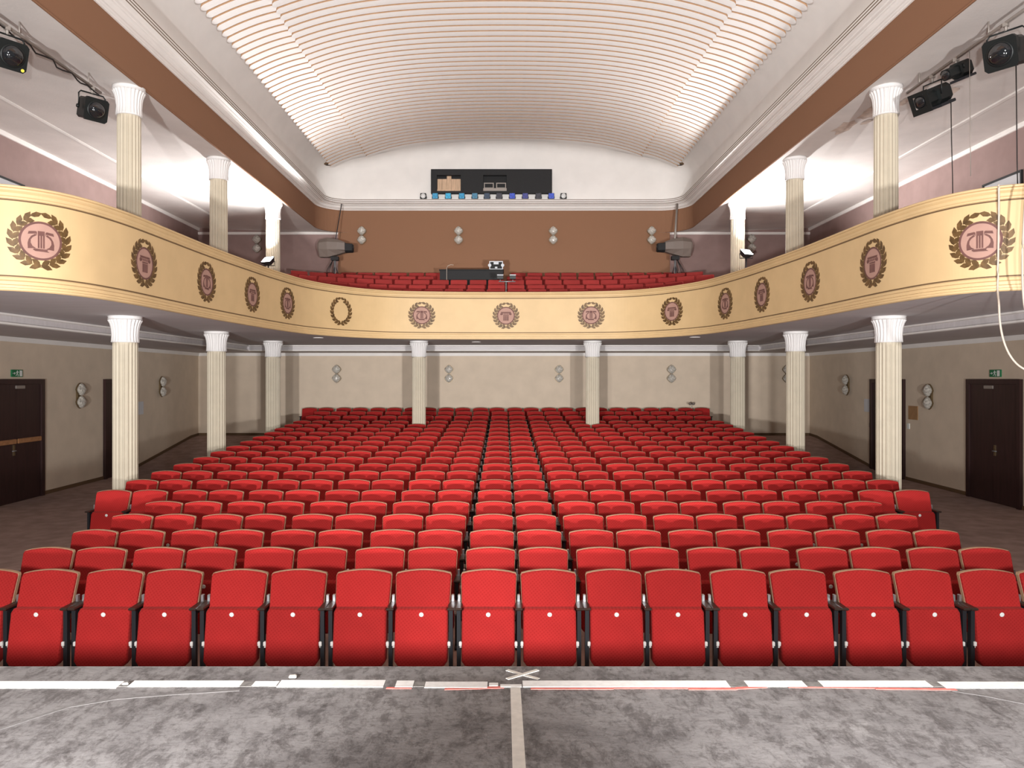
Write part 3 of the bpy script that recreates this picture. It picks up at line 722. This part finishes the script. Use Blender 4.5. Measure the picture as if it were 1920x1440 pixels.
def exit_sign(s, d, z, label):
    t = thing('exit_sign', label, 'sign', (s * XW, d, z), 0, 'green emergency exit signs')
    def bx(b, dep0, dep1, y0, y1, z0, z1): b.box(min(-s * dep0, -s * dep1), max(-s * dep0, -s * dep1), y0, y1, z0, z1); return b
    b = MB(); bx(b, 0, .03, -.17, .17, -.075, .075); b.build('panel', 'green', t)
    b = MB(); e = -s                              # reading direction on this wall
    def q(u0, u1, z0, z1): bx(b, .031, .034, min(e * u0, e * u1), max(e * u0, e * u1), z0, z1)
    q(.07, .15, -.06, .06)                        # doorway
    b.build('doorway_symbol', 'white', t)
    b = MB()
    def poly(pts): b.rings([[(-s * .031, e * u, z_) for u, z_ in pts], [(-s * .034, e * u, z_) for u, z_ in pts]])
    poly(circ(.013, 10, -.005, .045)); poly([(-.02, .03), (.012, .03), (.005, -.012), (-.02, -.012)]); poly([(.0, -.01), (.015, -.01), (.03, -.035), (.025, -.06), (.012, -.06), (.015, -.035)]); poly([(-.02, -.01), (-.005, -.01), (-.03, -.045), (-.055, -.05), (-.055, -.04), (-.035, -.035)])
    poly([(.01, .03), (.04, .01), (.045, .018), (.015, .04)]); poly([(-.02, .028), (-.045, .005), (-.05, .012), (-.025, .036)])
    poly([(-.15, -.005), (-.10, -.005), (-.10, -.025), (-.065, .0), (-.10, .025), (-.10, .005), (-.15, .005)])
    b.build('running_figure_symbol', 'white', t)
exit_sign(-1, XW * F / (VX - 30), pz(700, XW * F / (VX - 30)), 'small exit sign above the push-bar door')
exit_sign(1, XW * F / (1868 - VX), pz(700, XW * F / (1868 - VX)), 'green exit sign above the right double door')
def wall_box(name, x, y, w_, h_, th, m, label, cat):
    s = 1 if x > VX else -1; D = XW * F / abs(x - VX); z = pz(y, D)
    b = MB(); b.box(min(0, -s * th), max(0, -s * th), -w_ / 2, w_ / 2, -h_ / 2, h_ / 2, .002); o = b.build(name, m, None, (s * XW, D, z)); return tag(o, label, cat)
wall_box('wall_notice', 1626, 760, .34, .36, .005, 'paper', 'white paper notice on the wall beside the right column door', 'notice')
wall_box('wall_notice', 1712.5, 774, .42, .34, .012, 'brown_paper', 'brown notice board between the right column and double door', 'notice')
wall_box('light_switch', 1704, 799, .10, .14, .02, 'white', 'white light switch below the brown notice', 'switch')
wall_box('light_switch', 1632, 797, .08, .12, .02, 'pipe', 'grey switch box beside the right column door', 'switch')
wall_box('wall_notice', 264, 765, .30, .36, .005, 'paper', 'white paper notice behind the left front column', 'notice')
# framed notices high on the gallery walls
for s, x0, side in ((-1, 8, 'left'), (1, 1880, 'right')):
    D = XW * F / abs(x0 - VX); t = thing('framed_poster', 'dark framed poster on the mauve %s gallery wall' % side, 'poster', (s * XW, D, pz(345, D)), 0)
    def bx(b, dep0, dep1, y0, y1, z0, z1): b.box(min(-s * dep0, -s * dep1), max(-s * dep0, -s * dep1), y0, y1, z0, z1); return b
    b = MB(); bx(b, 0, .04, -.6, .6, .09, .13); bx(b, 0, .04, -.6, .6, -.83, -.79); bx(b, 0, .04, -.6, -.56, -.79, .09); bx(b, 0, .04, .56, .6, -.79, .09); b.build('frame', 'black', t)
    b = MB(); bx(b, 0, .02, -.56, .56, -.79, .09); b.build('print', 'paper', t)

# ------------------------------------------------------------------ wall sconces: two moulded glass shells each
def globe_mesh():
    rr = []; n = 16
    for u, r, z in ((0, .145, 0), (1, .150, .02), (2, .135, .055), (3, .105, .085), (4, .06, .105), (5, .02, .112)):
        ring = []
        for j in range(n):
            a = 2 * PI * j / n; q = 1 / max(abs(math.cos(a)), abs(math.sin(a))) ; k = 1 + (1 - .42 * (q - 1) - 1) * (1 - u / 9.)
            rad = r * (1 - .16 * (abs(math.sin(2 * a)) ** 1.5)) * (1 + .03 * (j % 2) - .02)
            ring.append((rad * math.cos(a), -z, rad * math.sin(a)))
        rr.append(ring)
    b = MB(); b.rings(rr, True, True, True, False); return b.mesh('glass_shell', 'glass')
GM = globe_mesh()
b = MB(); b.rings([[(q * .157 * (1 - .16 * abs(math.sin(4 * PI * j / 16)) ** 1.5) * math.cos(2 * PI * j / 16), y, q * .157 * (1 - .16 * abs(math.sin(4 * PI * j / 16)) ** 1.5) * math.sin(2 * PI * j / 16)) for j in range(16)] for q, y in ((1, .02), (1, -.012), (.92, -.012))]); RM = b.mesh('rim', 'brass')
b = MB(); b.box(-.035, .035, -.005, .045, -.12, .12, .008); BRK = b.mesh('bracket', 'brass')
def sconce(x, d, z, rz, label, n=2):
    t = thing('wall_sconce', label, 'wall lamp', (x, d, z), rz, 'double glass wall sconces'); link('bracket', BRK, t)
    for k in (1, -1)[:n]:
        o = link('rim', RM, t, (0, -.03, k * .148)); g = link('glass_shell', GM, t, (0, -.045, k * .148))
for i, x in enumerate((632, 842, 1048, 1258, 1474), 1): sconce(px(x, DB), DB - .045, pz(701, DB), 0, 'double glass sconce on the beige rear wall, %s from the left' % ORD[i])
for i, x in enumerate((679, 860, 1037, 1221), 1): sconce(px(x, FD), FD - .045, pz(442, FD), 0, 'double glass sconce on the brown balcony wall, %s from the left' % ORD[i])
sconce(px(483, DB), DB - .045, pz(458, DB), 0, 'double glass sconce on the mauve wall, left gallery'); sconce(px(1408, DB), DB - .045, pz(457, DB), 0, 'double glass sconce on the mauve wall, right gallery')
for x, y, lab in ((144, 742, 'double glass sconce on the left wall beside the push-bar door'), (299, 725, 'double glass sconce on the left wall between two columns'), (1592, 722, 'double glass sconce on the right wall between two columns'), (1748, 744, 'double glass sconce on the right wall beside the double door')):
    s = 1 if x > VX else -1; D = XW * F / abs(x - VX); sconce(s * (XW - .045), D, pz(y, D), -s * PI / 2, lab)

# ------------------------------------------------------------------ projection booth window
booth = thing('projection_booth_window', 'long black projection booth panel above the balcony wall', 'window', (0, 24.60, 0))
def bxw(y): return pz(y, 24.52)
X_ = lambda x: px(x, 24.52)
b = MB(); x0, x1, zt, zb = X_(808), X_(1035), bxw(317), bxw(362); o1 = (X_(819), X_(864), bxw(328), bxw(358)); o2 = (X_(906), X_(950), bxw(328), bxw(358))
for a, c, z0, z1 in ((x0, o1[0], zb, zt), (o1[1], o2[0], zb, zt), (o2[1], x1, zb, zt), (o1[0], o1[1], o1[2], zt), (o1[0], o1[1], zb, o1[3]), (o2[0], o2[1], o2[2], zt), (o2[0], o2[1], zb, o2[3])): b.box(a, c, -.08, .10, z0, z1)
b.build('black_panel', 'black_cloth', booth)
b = MB(); b.box(x0 + .01, x1 - .01, .095, .128, zb + .01, zt - .01); b.build('booth_recess', 'black', booth)
zz = bxw(334)
for k in range(5):
    a = lerp(o1[0] + .01, o1[1] - .01, k / 5); c = lerp(o1[0] + .01, o1[1] - .01, (k + 1) / 5); top = bxw(328 + (.5 if k == 2 else 6)); b = MB(); b.box(a + .003, c - .003, .03, .06, o1[3] + .01, top); b.build('board', 'wood', booth)
b = MB(); b.box(o1[0] + .01, o1[1] - .01, -.05, .02, o1[3], o1[3] + .05); b.build('shelf', 'wood', booth)
for a, c in ((o2[0] + .02, (o2[0] + o2[1]) / 2 - .04), ((o2[0] + o2[1]) / 2 + .04, o2[1] - .02)):
    z0, z1 = o2[3] + .11, bxw(341); b = MB()
    b.box(a, c, .03, .06, z1 - .03, z1); b.box(a, c, .03, .06, z0, z0 + .03); b.box(a, a + .03, .03, .06, z0 + .03, z1 - .03); b.box(c - .03, c, .03, .06, z0 + .03, z1 - .03); f = b.build('port_frame', 'pipe', booth)
    b = MB(); b.box(a + .03, c - .03, .045, .05, z0 + .03, z1 - .03); b.build('pane', 'black', f)
b = MB(); b.box(o2[0], o2[1], -.05, .07, o2[3], o2[3] + .1); b.build('sill', 'pipe', booth)

# small lanterns on the cornice
GEL = ['white', 'cyan', 'bright_cyan', 'cyan', 'teal', 'navy', 'dark', 'blue', 'indigo', 'dark', 'blue', 'white']
GX = [793, 815.5, 840, 865.5, 890, 913, 936, 960.5, 985, 1010, 1034, 1057]
GN = {'white': 'clear', 'cyan': 'cyan', 'bright_cyan': 'bright cyan', 'teal': 'teal', 'navy': 'navy', 'dark': 'dark', 'blue': 'bright blue', 'indigo': 'indigo'}
for i, (g, x) in enumerate(zip(GEL, GX), 1):
    D = 24.47; t = thing('stage_lantern', 'small black lantern with %s filter on the cornice, %s from the left' % (GN[g], ORD[i]), 'stage lamp', (px(x, D), D + .11, 5.90), 0, 'lanterns in a row on the rear cornice')
    b = MB(); b.box(-.095, .095, -.04, .12, .03, .22, .015); b.build('housing', 'lamp_body', t)
    if g == 'white': b = MB(); b.lathe([(.082, .0), (.078, .012), (.03, .022)], 20); b.xf(Matrix.Translation((0, -.04, .125)) @ Matrix.Rotation(PI / 2, 4, 'X')); b.build('lens', 'gel_white', t)
    else: b = MB(); b.box(-.088, .088, -.052, -.042, .038, .212, .003); b.build('colour_filter', 'gel_' + g, t)
    b = MB(); b.tube([(-.105, .04, .12), (-.105, .04, .015), (.105, .04, .015), (.105, .04, .12)], .009, 6); b.build('yoke', 'lamp_body', t)

# ------------------------------------------------------------------ gallery lighting bars and spotlights
for s, side in ((-1, 'left'), (1, 'right')):
    X = s * 6.62; b = MB(); b.tube([(X, 12.25, 4.70), (X, 7.6, 4.70)], .024, 10); t = thing('lighting_bar', 'grey lighting pipe under the %s gallery ceiling' % side, 'pipe', (0, 0, 0)); b.build('pipe', 'pipe', t)
    for d in (11.9, 10.2, 8.6): b = MB(); b.tube([(X, d, 4.68), (X, d, 4.9)], .012, 6); b.build('hanger', 'pipe', t)
    if s < 0:
        pts = [(X + .03 * math.sin(k * 1.7), 12.2 - .16 * k, 4.70 - .05 - .025 * math.sin(k * 2.1)) for k in range(28)]
        b = MB(); b.tube(pts, .012, 6); tag(b.build('lamp_cable', 'black_cable'), 'black cable wound along the left lighting pipe', 'cable')
def fresnel(loc, rz, tilt, label, size=.36, m='lamp_body', lens_m='lens', sticker=False):
    t = thing('spotlight', label, 'spotlight', loc, rz, 'spotlights hanging from the lighting pipes'); h = size / 2
    R_ = Matrix.Translation((0, 0, -size * .95)) @ Matrix.Rotation(tilt, 4, 'X')
    b = MB(); b.rings([[(x * h * k, y, z * h * k) for x, z in ((-1, -.8), (-.8, -1), (.8, -1), (1, -.8), (1, .8), (.8, 1), (-.8, 1), (-1, .8))] for y, k in ((h * 1.15, .7), (h * .8, .92), (-h * .55, .92), (-h * .56, 1.0), (-h * .95, 1.0))]); b.xf(R_); b.build('housing', m, t)
    b = MB(); b.lathe([(h * .80, -.01), (h * .80, .012), (h * .72, .014)], 26); b.xf(R_ @ Matrix.Translation((0, -h * .95, 0)) @ Matrix.Rotation(PI / 2, 4, 'X')); b.build('lens_ring', m, t)
    b = MB(); b.lathe([(h * .72, .0), (h * .68, .03), (h * .5, .06), (h * .25, .078), (h * .03, .082)], 26); b.xf(R_ @ Matrix.Translation((0, -h * .93, 0)) @ Matrix.Rotation(PI / 2, 4, 'X')); b.build('lens', lens_m, t)
    c = -size * .95
    b = MB(); b.tube([(-h * 1.12, 0, c), (-h * 1.12, 0, -.13), (-h * .95, 0, -.09), (h * .95, 0, -.09), (h * 1.12, 0, -.13), (h * 1.12, 0, c)], .012, 6); b.build('yoke', 'lamp_body', t)
    b = MB(); b.tube([(0, 0, -.09), (0, 0, .02)], .02, 6); b.box(-.03, .03, -.03, .03, -.03, .025); b.build('clamp', 'pipe', t)
    for s in (-1, 1): b = MB(); b.lathe([(.03, 0), (.03, .03), (.01, .034)], 10); b.xf(Matrix.Translation((s * h * 1.12, 0, c)) @ Matrix.Rotation(s * PI / 2, 4, 'Y')); b.build('tilt_knob', 'lamp_body', t)
    if sticker: b = MB(); b.lathe([(.022, 0), (.022, .003)], 10); b.xf(R_ @ Matrix.Translation((h * .75, -h * .96, -h * .8)) @ Matrix.Rotation(PI / 2, 4, 'X')); b.build('sticker', 'yellow', t)
    return t
def profile_spot(loc, rz, tilt, label, L_=.62, r=.13, vane=True, dr=.34):
    t = thing('spotlight', label, 'spotlight', loc, rz, 'spotlights hanging from the lighting pipes'); R_ = Matrix.Translation((0, 0, -dr)) @ Matrix.Rotation(tilt, 4, 'X')
    o8 = ((-1, -.6), (-.6, -1), (.6, -1), (1, -.6), (1, .6), (.6, 1), (-.6, 1), (-1, .6))
    b = MB(); b.rings([[(x * r * k, y, z * r * k) for x, z in o8] for y, k in ((L_ * .5, .8), (L_ * .47, 1.1), (0, 1.1), (-.01, .8), (-L_ * .42, .78), (-L_ * .5, .78))]); b.xf(R_); b.build('housing', 'lamp_body', t)
    b = MB(); b.box(-r * 1.15, r * 1.15, -L_ * .1, L_ * .5, -r * 1.5, -r * 1.12, .006); b.xf(R_); b.build('lamp_tray', 'black_metal', t)
    b = MB(); b.lathe([(r * .72, 0), (r * .6, .02), (r * .1, .03)], 20); b.xf(R_ @ Matrix.Translation((0, -L_ * .5, 0)) @ Matrix.Rotation(PI / 2, 4, 'X')); b.build('lens', 'lens', t)
    if vane: b = MB(); b.box(-r * 1.3, r * 1.3, -L_ * .54, -L_ * .5, -r * 1.45, -r * .75); b.box(-r * 1.3, r * 1.3, -L_ * .54, -L_ * .5, r * .75, r * 1.2); b.box(-r * 1.3, -r * .8, -L_ * .54, -L_ * .5, -r * .75, r * .75); b.box(r * .8, r * 1.3, -L_ * .54, -L_ * .5, -r * .75, r * .75); b.xf(R_); b.build('filter_frame', 'lamp_body', t)
    b = MB(); b.tube([(-r * 1.25, 0, -dr), (-r * 1.25, 0, -.10), (r * 1.25, 0, -.10), (r * 1.25, 0, -dr)], .012, 6); b.build('yoke', 'lamp_body', t)
    b = MB(); b.tube([(0, 0, -.10), (0, 0, .02)], .02, 6); b.box(-.03, .03, -.03, .03, -.03, .025); b.build('clamp', 'pipe', t)
    b = MB(); b.tube([(0, L_ * .48, .04), (0, L_ * .58, .06), (0, L_ * .62, .0), (0, L_ * .48, -.04)], .01, 6); b.xf(R_); b.build('rear_handle', 'lamp_body', t)
    return t
fresnel((-6.62, 9.95, 4.68), .95, .35, 'black spotlight with yellow sticker on the left pipe, at the photo edge', .37, sticker=True)
fresnel((-6.62, 12.0, 4.68), .9, .3, 'black spotlight hanging beside the left balcony column capital', .36)
fresnel((6.62, 9.85, 4.68), -.95, .3, 'large grey spotlight with bright lens on the right pipe', .40, 'lamp_body')
profile_spot((6.62, 10.93, 4.68), -1.25, .4, 'small dark profile spotlight in the middle of the right pipe', .44, .10, False, .17)
profile_spot((6.62, 11.54, 4.68), -1.2, .42, 'black profile spotlight with filter frame beside the right balcony column', .56, .125, True, .32)

def cable(name, pts, r, m, label): b = MB(); b.tube(pts, r, 6); return tag(b.build(name, m), label, 'cable')
def c3(x, y, D): return (px(x, D), D, pz(y, D))
cable('hanging_cable', [c3(1783, 190, 11.5), c3(1784, 260, 11.5), c3(1786, 330, 11.5), c3(1787, 420, 11.5)], .008, 'black_cable', 'thin black cable hanging below the right profile spotlight')
cable('hanging_cable', [c3(1905, 118, 9.9), c3(1906, 200, 9.9), c3(1907, 300, 9.9), c3(1909, 400, 9.9)], .008, 'black_cable', 'thin black cable hanging below the large right spotlight')
cable('hanging_cable', [(6.62, 10.62, 4.69), c3(1819, 230, 10.62), c3(1820, 330, 10.62)], .006, 'pipe', 'thin grey cable hanging beside the small profile spotlight')
# pale cable slung over the parapet on the right
sr = s_at(1873); p0 = on_parapet(sr, RIM + .012, -.25); pts = [p0, on_parapet(sr, RIM + .014, .04), on_parapet(sr, RIM - .03, .095), on_parapet(sr, 1.9, .03), on_parapet(sr - .005, 1.5, .025), on_parapet(sr - .01, 1.15, .03), on_parapet(sr - .01, .97, .085), c3(1873, 570, 8.15), c3(1875, 605, 8.1), c3(1882, 640, 8.05), c3(1896, 670, 8.0), c3(1915, 689, 8.0), c3(1940, 697, 7.95), c3(1958, 680, 7.95), c3(1950, 630, 8.0), c3(1925, 590, 8.0), c3(1918, 545, 7.98), c3(1917, 480, 7.95), c3(1919, 430, 7.95), c3(1925, 330, 7.95)]
cp = [tuple(q) for q in catmull([Vector(p) for p in pts], 4)]
cable('hanging_cable', cp, .0115, 'cable', 'pale cable slung over the ochre parapet and looping below it')

# ------------------------------------------------------------------ lit work lamps on the balcony
def work_lamp(x, y, D, aim, label, power):
    X, Z = px(x, D), pz(y, D); base = BROWS[1][1] - HB
    t = thing('work_lamp', label, 'lamp', (X, D, base), 0, 'lit work lamps on the balcony'); h = Z - base
    b = MB(); b.tube([(0, 0, .25), (0, 0, h - .12)], .016, 8)
    b.build('pole', 'black_metal', t)
    for k in range(3): a = 2 * PI * k / 3 + .4; b = MB(); b.tube([(0, 0, .5), (.35 * math.cos(a), .35 * math.sin(a), .01)], .011, 6); b.build('leg', 'black_metal', t)
    R_ = (Vector(aim)).to_track_quat('-Z', 'Y').to_matrix().to_4x4(); R_ = Matrix.Translation((0, 0, h)) @ R_
    b = MB(); b.rings([[(sx_ * k, sy_ * k * .75, z) for sx_, sy_ in ((-1, -1), (1, -1), (1, 1), (-1, 1))] for k, z in ((.10, .09), (.12, .05), (.155, -.03), (.155, -.045))]); b.xf(R_); b.build('housing', 'black_metal', t)
    b = MB(); b.box(-.14, .14, -.10, .10, -.052, -.047); b.xf(R_); b.build('lamp_glass', emit('lit_lamp_glass', (1, .98, .95), 60), t)
    b = MB(); b.tube([(-.17, 0, h), (-.17, 0, h - .13), (.17, 0, h - .13), (.17, 0, h)], .012, 6); b.build('bracket', 'black_metal', t)
    a3 = Vector(aim).normalized(); lo = Vector((X, D, Z)) + a3 * .08
    area_light('work_lamp_light', lo, lo + a3, power, .24, (1, .99, .985))
work_lamp(503, 489, 20.0, (-.28, -.62, .74), 'bright lit work lamp in front of the left rear balcony column', 250)
work_lamp(1399, 475, 20.0, (.28, -.62, .74), 'bright lit work lamp in front of the right rear balcony column', 250)

# ------------------------------------------------------------------ follow spots
def follow_spot(x, y, D, s, label):
    X, Z = px(x, D), pz(y, D); base = BROWS[3][1] - HB; h = Z - base
    t = thing('follow_spot', label, 'follow spot', (X, D, base), 0, 'follow spots on the balcony')
    def sec(l, w_, z0, z1, z2, z3): return [(s * l, -w_ * .5, h + z0), (s * l, w_ * .5, h + z0), (s * l, w_, h + z1), (s * l, w_, h + z2), (s * l, w_ * .55, h + z3), (s * l, -w_ * .55, h + z3), (s * l, -w_, h + z2), (s * l, -w_, h + z1)]
    b = MB(); b.rings([sec(-.52, .16, -.06, -.02, .12, .16), sec(-.46, .20, -.30, -.06, .14, .24), sec(-.20, .23, -.30, -.08, .16, .30), sec(.10, .21, -.22, -.08, .15, .25), sec(.34, .17, -.14, -.08, .13, .17)]); b.build('housing', 'grey_body', t)
    b = MB(); b.rings([sec(.34, .15, -.15, -.10, .11, .14), sec(.56, .14, -.14, -.10, .10, .12), sec(.58, .12, -.12, -.09, .08, .10)]); b.build('snout', 'black', t)
    b = MB(); b.lathe([(.085, 0), (.07, .02), (.01, .03)], 16); b.xf(Matrix.Translation((s * .575, 0, h - .01)) @ Matrix.Rotation(s * PI / 2, 4, 'Y')); b.build('lens', 'lens', t)
    b = MB(); b.box(-.12, .12, -.08, .08, h - .40, h - .27, .01); b.build('mount', 'black', t)
    b = MB(); b.tube([(0, 0, .05), (0, 0, h - .38)], .035, 10); b.build('pole', 'alu', t)
    for k in range(3): a = 2 * PI * k / 3 + .5; b = MB(); b.tube([(0, 0, h - .5), (.42 * math.cos(a), .3 * math.sin(a), .02)], .012, 6); b.build('leg', 'black_metal', t)
    top = pz(374, D); b = MB(); b.tube([(0, .05, h + .25), (px(x + (5 if s > 0 else 12), D) - X, .6, top - base)], .016 if s > 0 else .035, 8); b.build('support_rod', 'black_metal' if s > 0 else 'pipe', t)
    for k in range(3): b = MB(); b.tube([(-s * .05, 0, h - .35), (-s * (.16 + .04 * k), -.05, h - .7), (-s * (.24 + .05 * k), -.05, h - 1.1)], .01, 6); b.build('cable_drop', 'black_cable', t)
follow_spot(628, 465, 23.5, 1, 'grey follow spot on a stand, left end of the balcony'); follow_spot(1266, 464, 23.5, -1, 'grey follow spot on a stand, right end of the balcony')

# ------------------------------------------------------------------ sound desk, case and twin panel stand
D = 22.3; z0 = BROWS[3][1] - HB
t = thing('sound_desk', 'long black sound desk on the balcony', 'desk', (px(884, D), D, z0)); hw = (px(944, D) - px(825, D)) / 2; H_ = pz(505, D) - z0
b = MB(); b.box(-hw, hw, 0, .03, 0, H_ - .03); b.build('front_panel', 'black_cloth', t)
b = MB(); b.box(-hw - .02, hw + .02, -.02, .7, H_ - .03, H_, .005); b.build('desk_top', 'black', t)
for s in (-1, 1): b = MB(); b.box(min(s * hw, s * (hw - .03)), max(s * hw, s * (hw - .03)), .03, .68, 0, H_ - .03); b.build('side_panel', 'black', t)
t = thing('gooseneck_lamp', 'thin pale gooseneck lamp at the end of the sound desk', 'lamp', (px(838, D), D - .08, z0)); b = MB(); b.tube([(0, 0, 0), (0, 0, H_ + .02), (.03, 0, H_ + .09), (.12, .02, H_ + .13), (.2, .03, H_ + .12)], .009, 6); b.build('stem', 'cable', t); b = MB(); b.lathe([(.06, 0), (.06, .02)], 12); b.build('base', 'black', t)
xa_, xb_ = px(917.5, D), px(943, D); wd = (xb_ - xa_) / 2; hh = pz(489.5, D) - pz(505, D)
t = thing('flight_case', 'black flight case with aluminium edges on the sound desk', 'case', ((xa_ + xb_) / 2, D + .02, z0 + H_)); b = MB(); b.box(-wd + .01, wd - .01, .0, .4, .01, hh - .01); b.build('shell', 'black', t)
for a, c, e, f in ((-wd, wd, hh - .025, hh), (-wd, -wd + .025, 0, hh - .025), (wd - .025, wd, 0, hh - .025), (-wd + .025, wd - .025, 0, .02)): b = MB(); b.box(a, c, -.012, .41, e, f); b.build('edge_strip', 'alu', t)
b = MB(); b.box(-.075, .075, -.02, .0, hh - .10, hh - .025, .004); b.build('handle', 'alu', t); b = MB(); b.box(-.035, .035, -.018, 0, .03, .08, .004); b.build('latch', 'alu', t)
for s in (-1, 1): b = MB(); b.lathe([(.05, 0), (.05, .015)], 12); b.xf(Matrix.Translation((s * (wd - .01), -.005, hh * .5)) @ Matrix.Rotation(PI / 2, 4, 'X')); b.build('butterfly_latch', 'alu', t)
D2 = 20.2; zb_ = BROWS[0][1] - HB; t = thing('lamp_stand', 'thin stand carrying two small lamps in front of the sound desk', 'stand', (px(949, D2), D2, zb_)); hz = pz(528, D2) - zb_
b = MB(); b.tube([(0, 0, 0), (0, 0, hz)], .014, 8); b.build('pole', 'alu', t); b = MB(); b.tube([(-.2, 0, hz), (.25, 0, hz)], .014, 8); b.build('crossbar', 'alu', t)
b = MB(); b.lathe([(.10, 0), (.10, .02), (.02, .03)], 14); b.build('base', 'black_metal', t)
for a in (-.16, .18): b = MB(); b.box(a - .08, a + .08, -.05, .05, hz + .06, hz + .16, .01); h_ = b.build('lamp_head', 'lamp_body', t); b = MB(); b.box(a - .085, a + .085, -.065, .055, hz + .155, hz + .185, .005); b.build('visor', 'alu', h_); b = MB(); b.tube([(a, 0, hz), (a, 0, hz + .07)], .01, 6); b.build('stub', 'alu', h_)
# small clip lamp over the last stalls row
D3 = 24.25; t = thing('clip_lamp', 'tiny grey twin clip lamp standing above the last stalls row', 'lamp', (px(1297, D3), D3, pz(769, D3) - .06)); hz = pz(757, D3) - pz(769, D3) + .06
b = MB(); b.tube([(0, 0, 0), (0, 0, hz)], .007, 6); b.build('stem', 'alu', t)
for s in (-1, 1): b = MB(); b.lathe([(.02, -.05), (.045, -.03), (.045, .03), (.02, .05)], 12); b.xf(Matrix.Translation((s * .055, 0, hz)) @ Matrix.Rotation(PI / 2, 4, 'X')); b.build('lamp_head', 'grey_body', t)
b = MB(); b.box(-.02, .02, -.03, .03, -.03, .02, .004); b.build('clip', 'black', t)
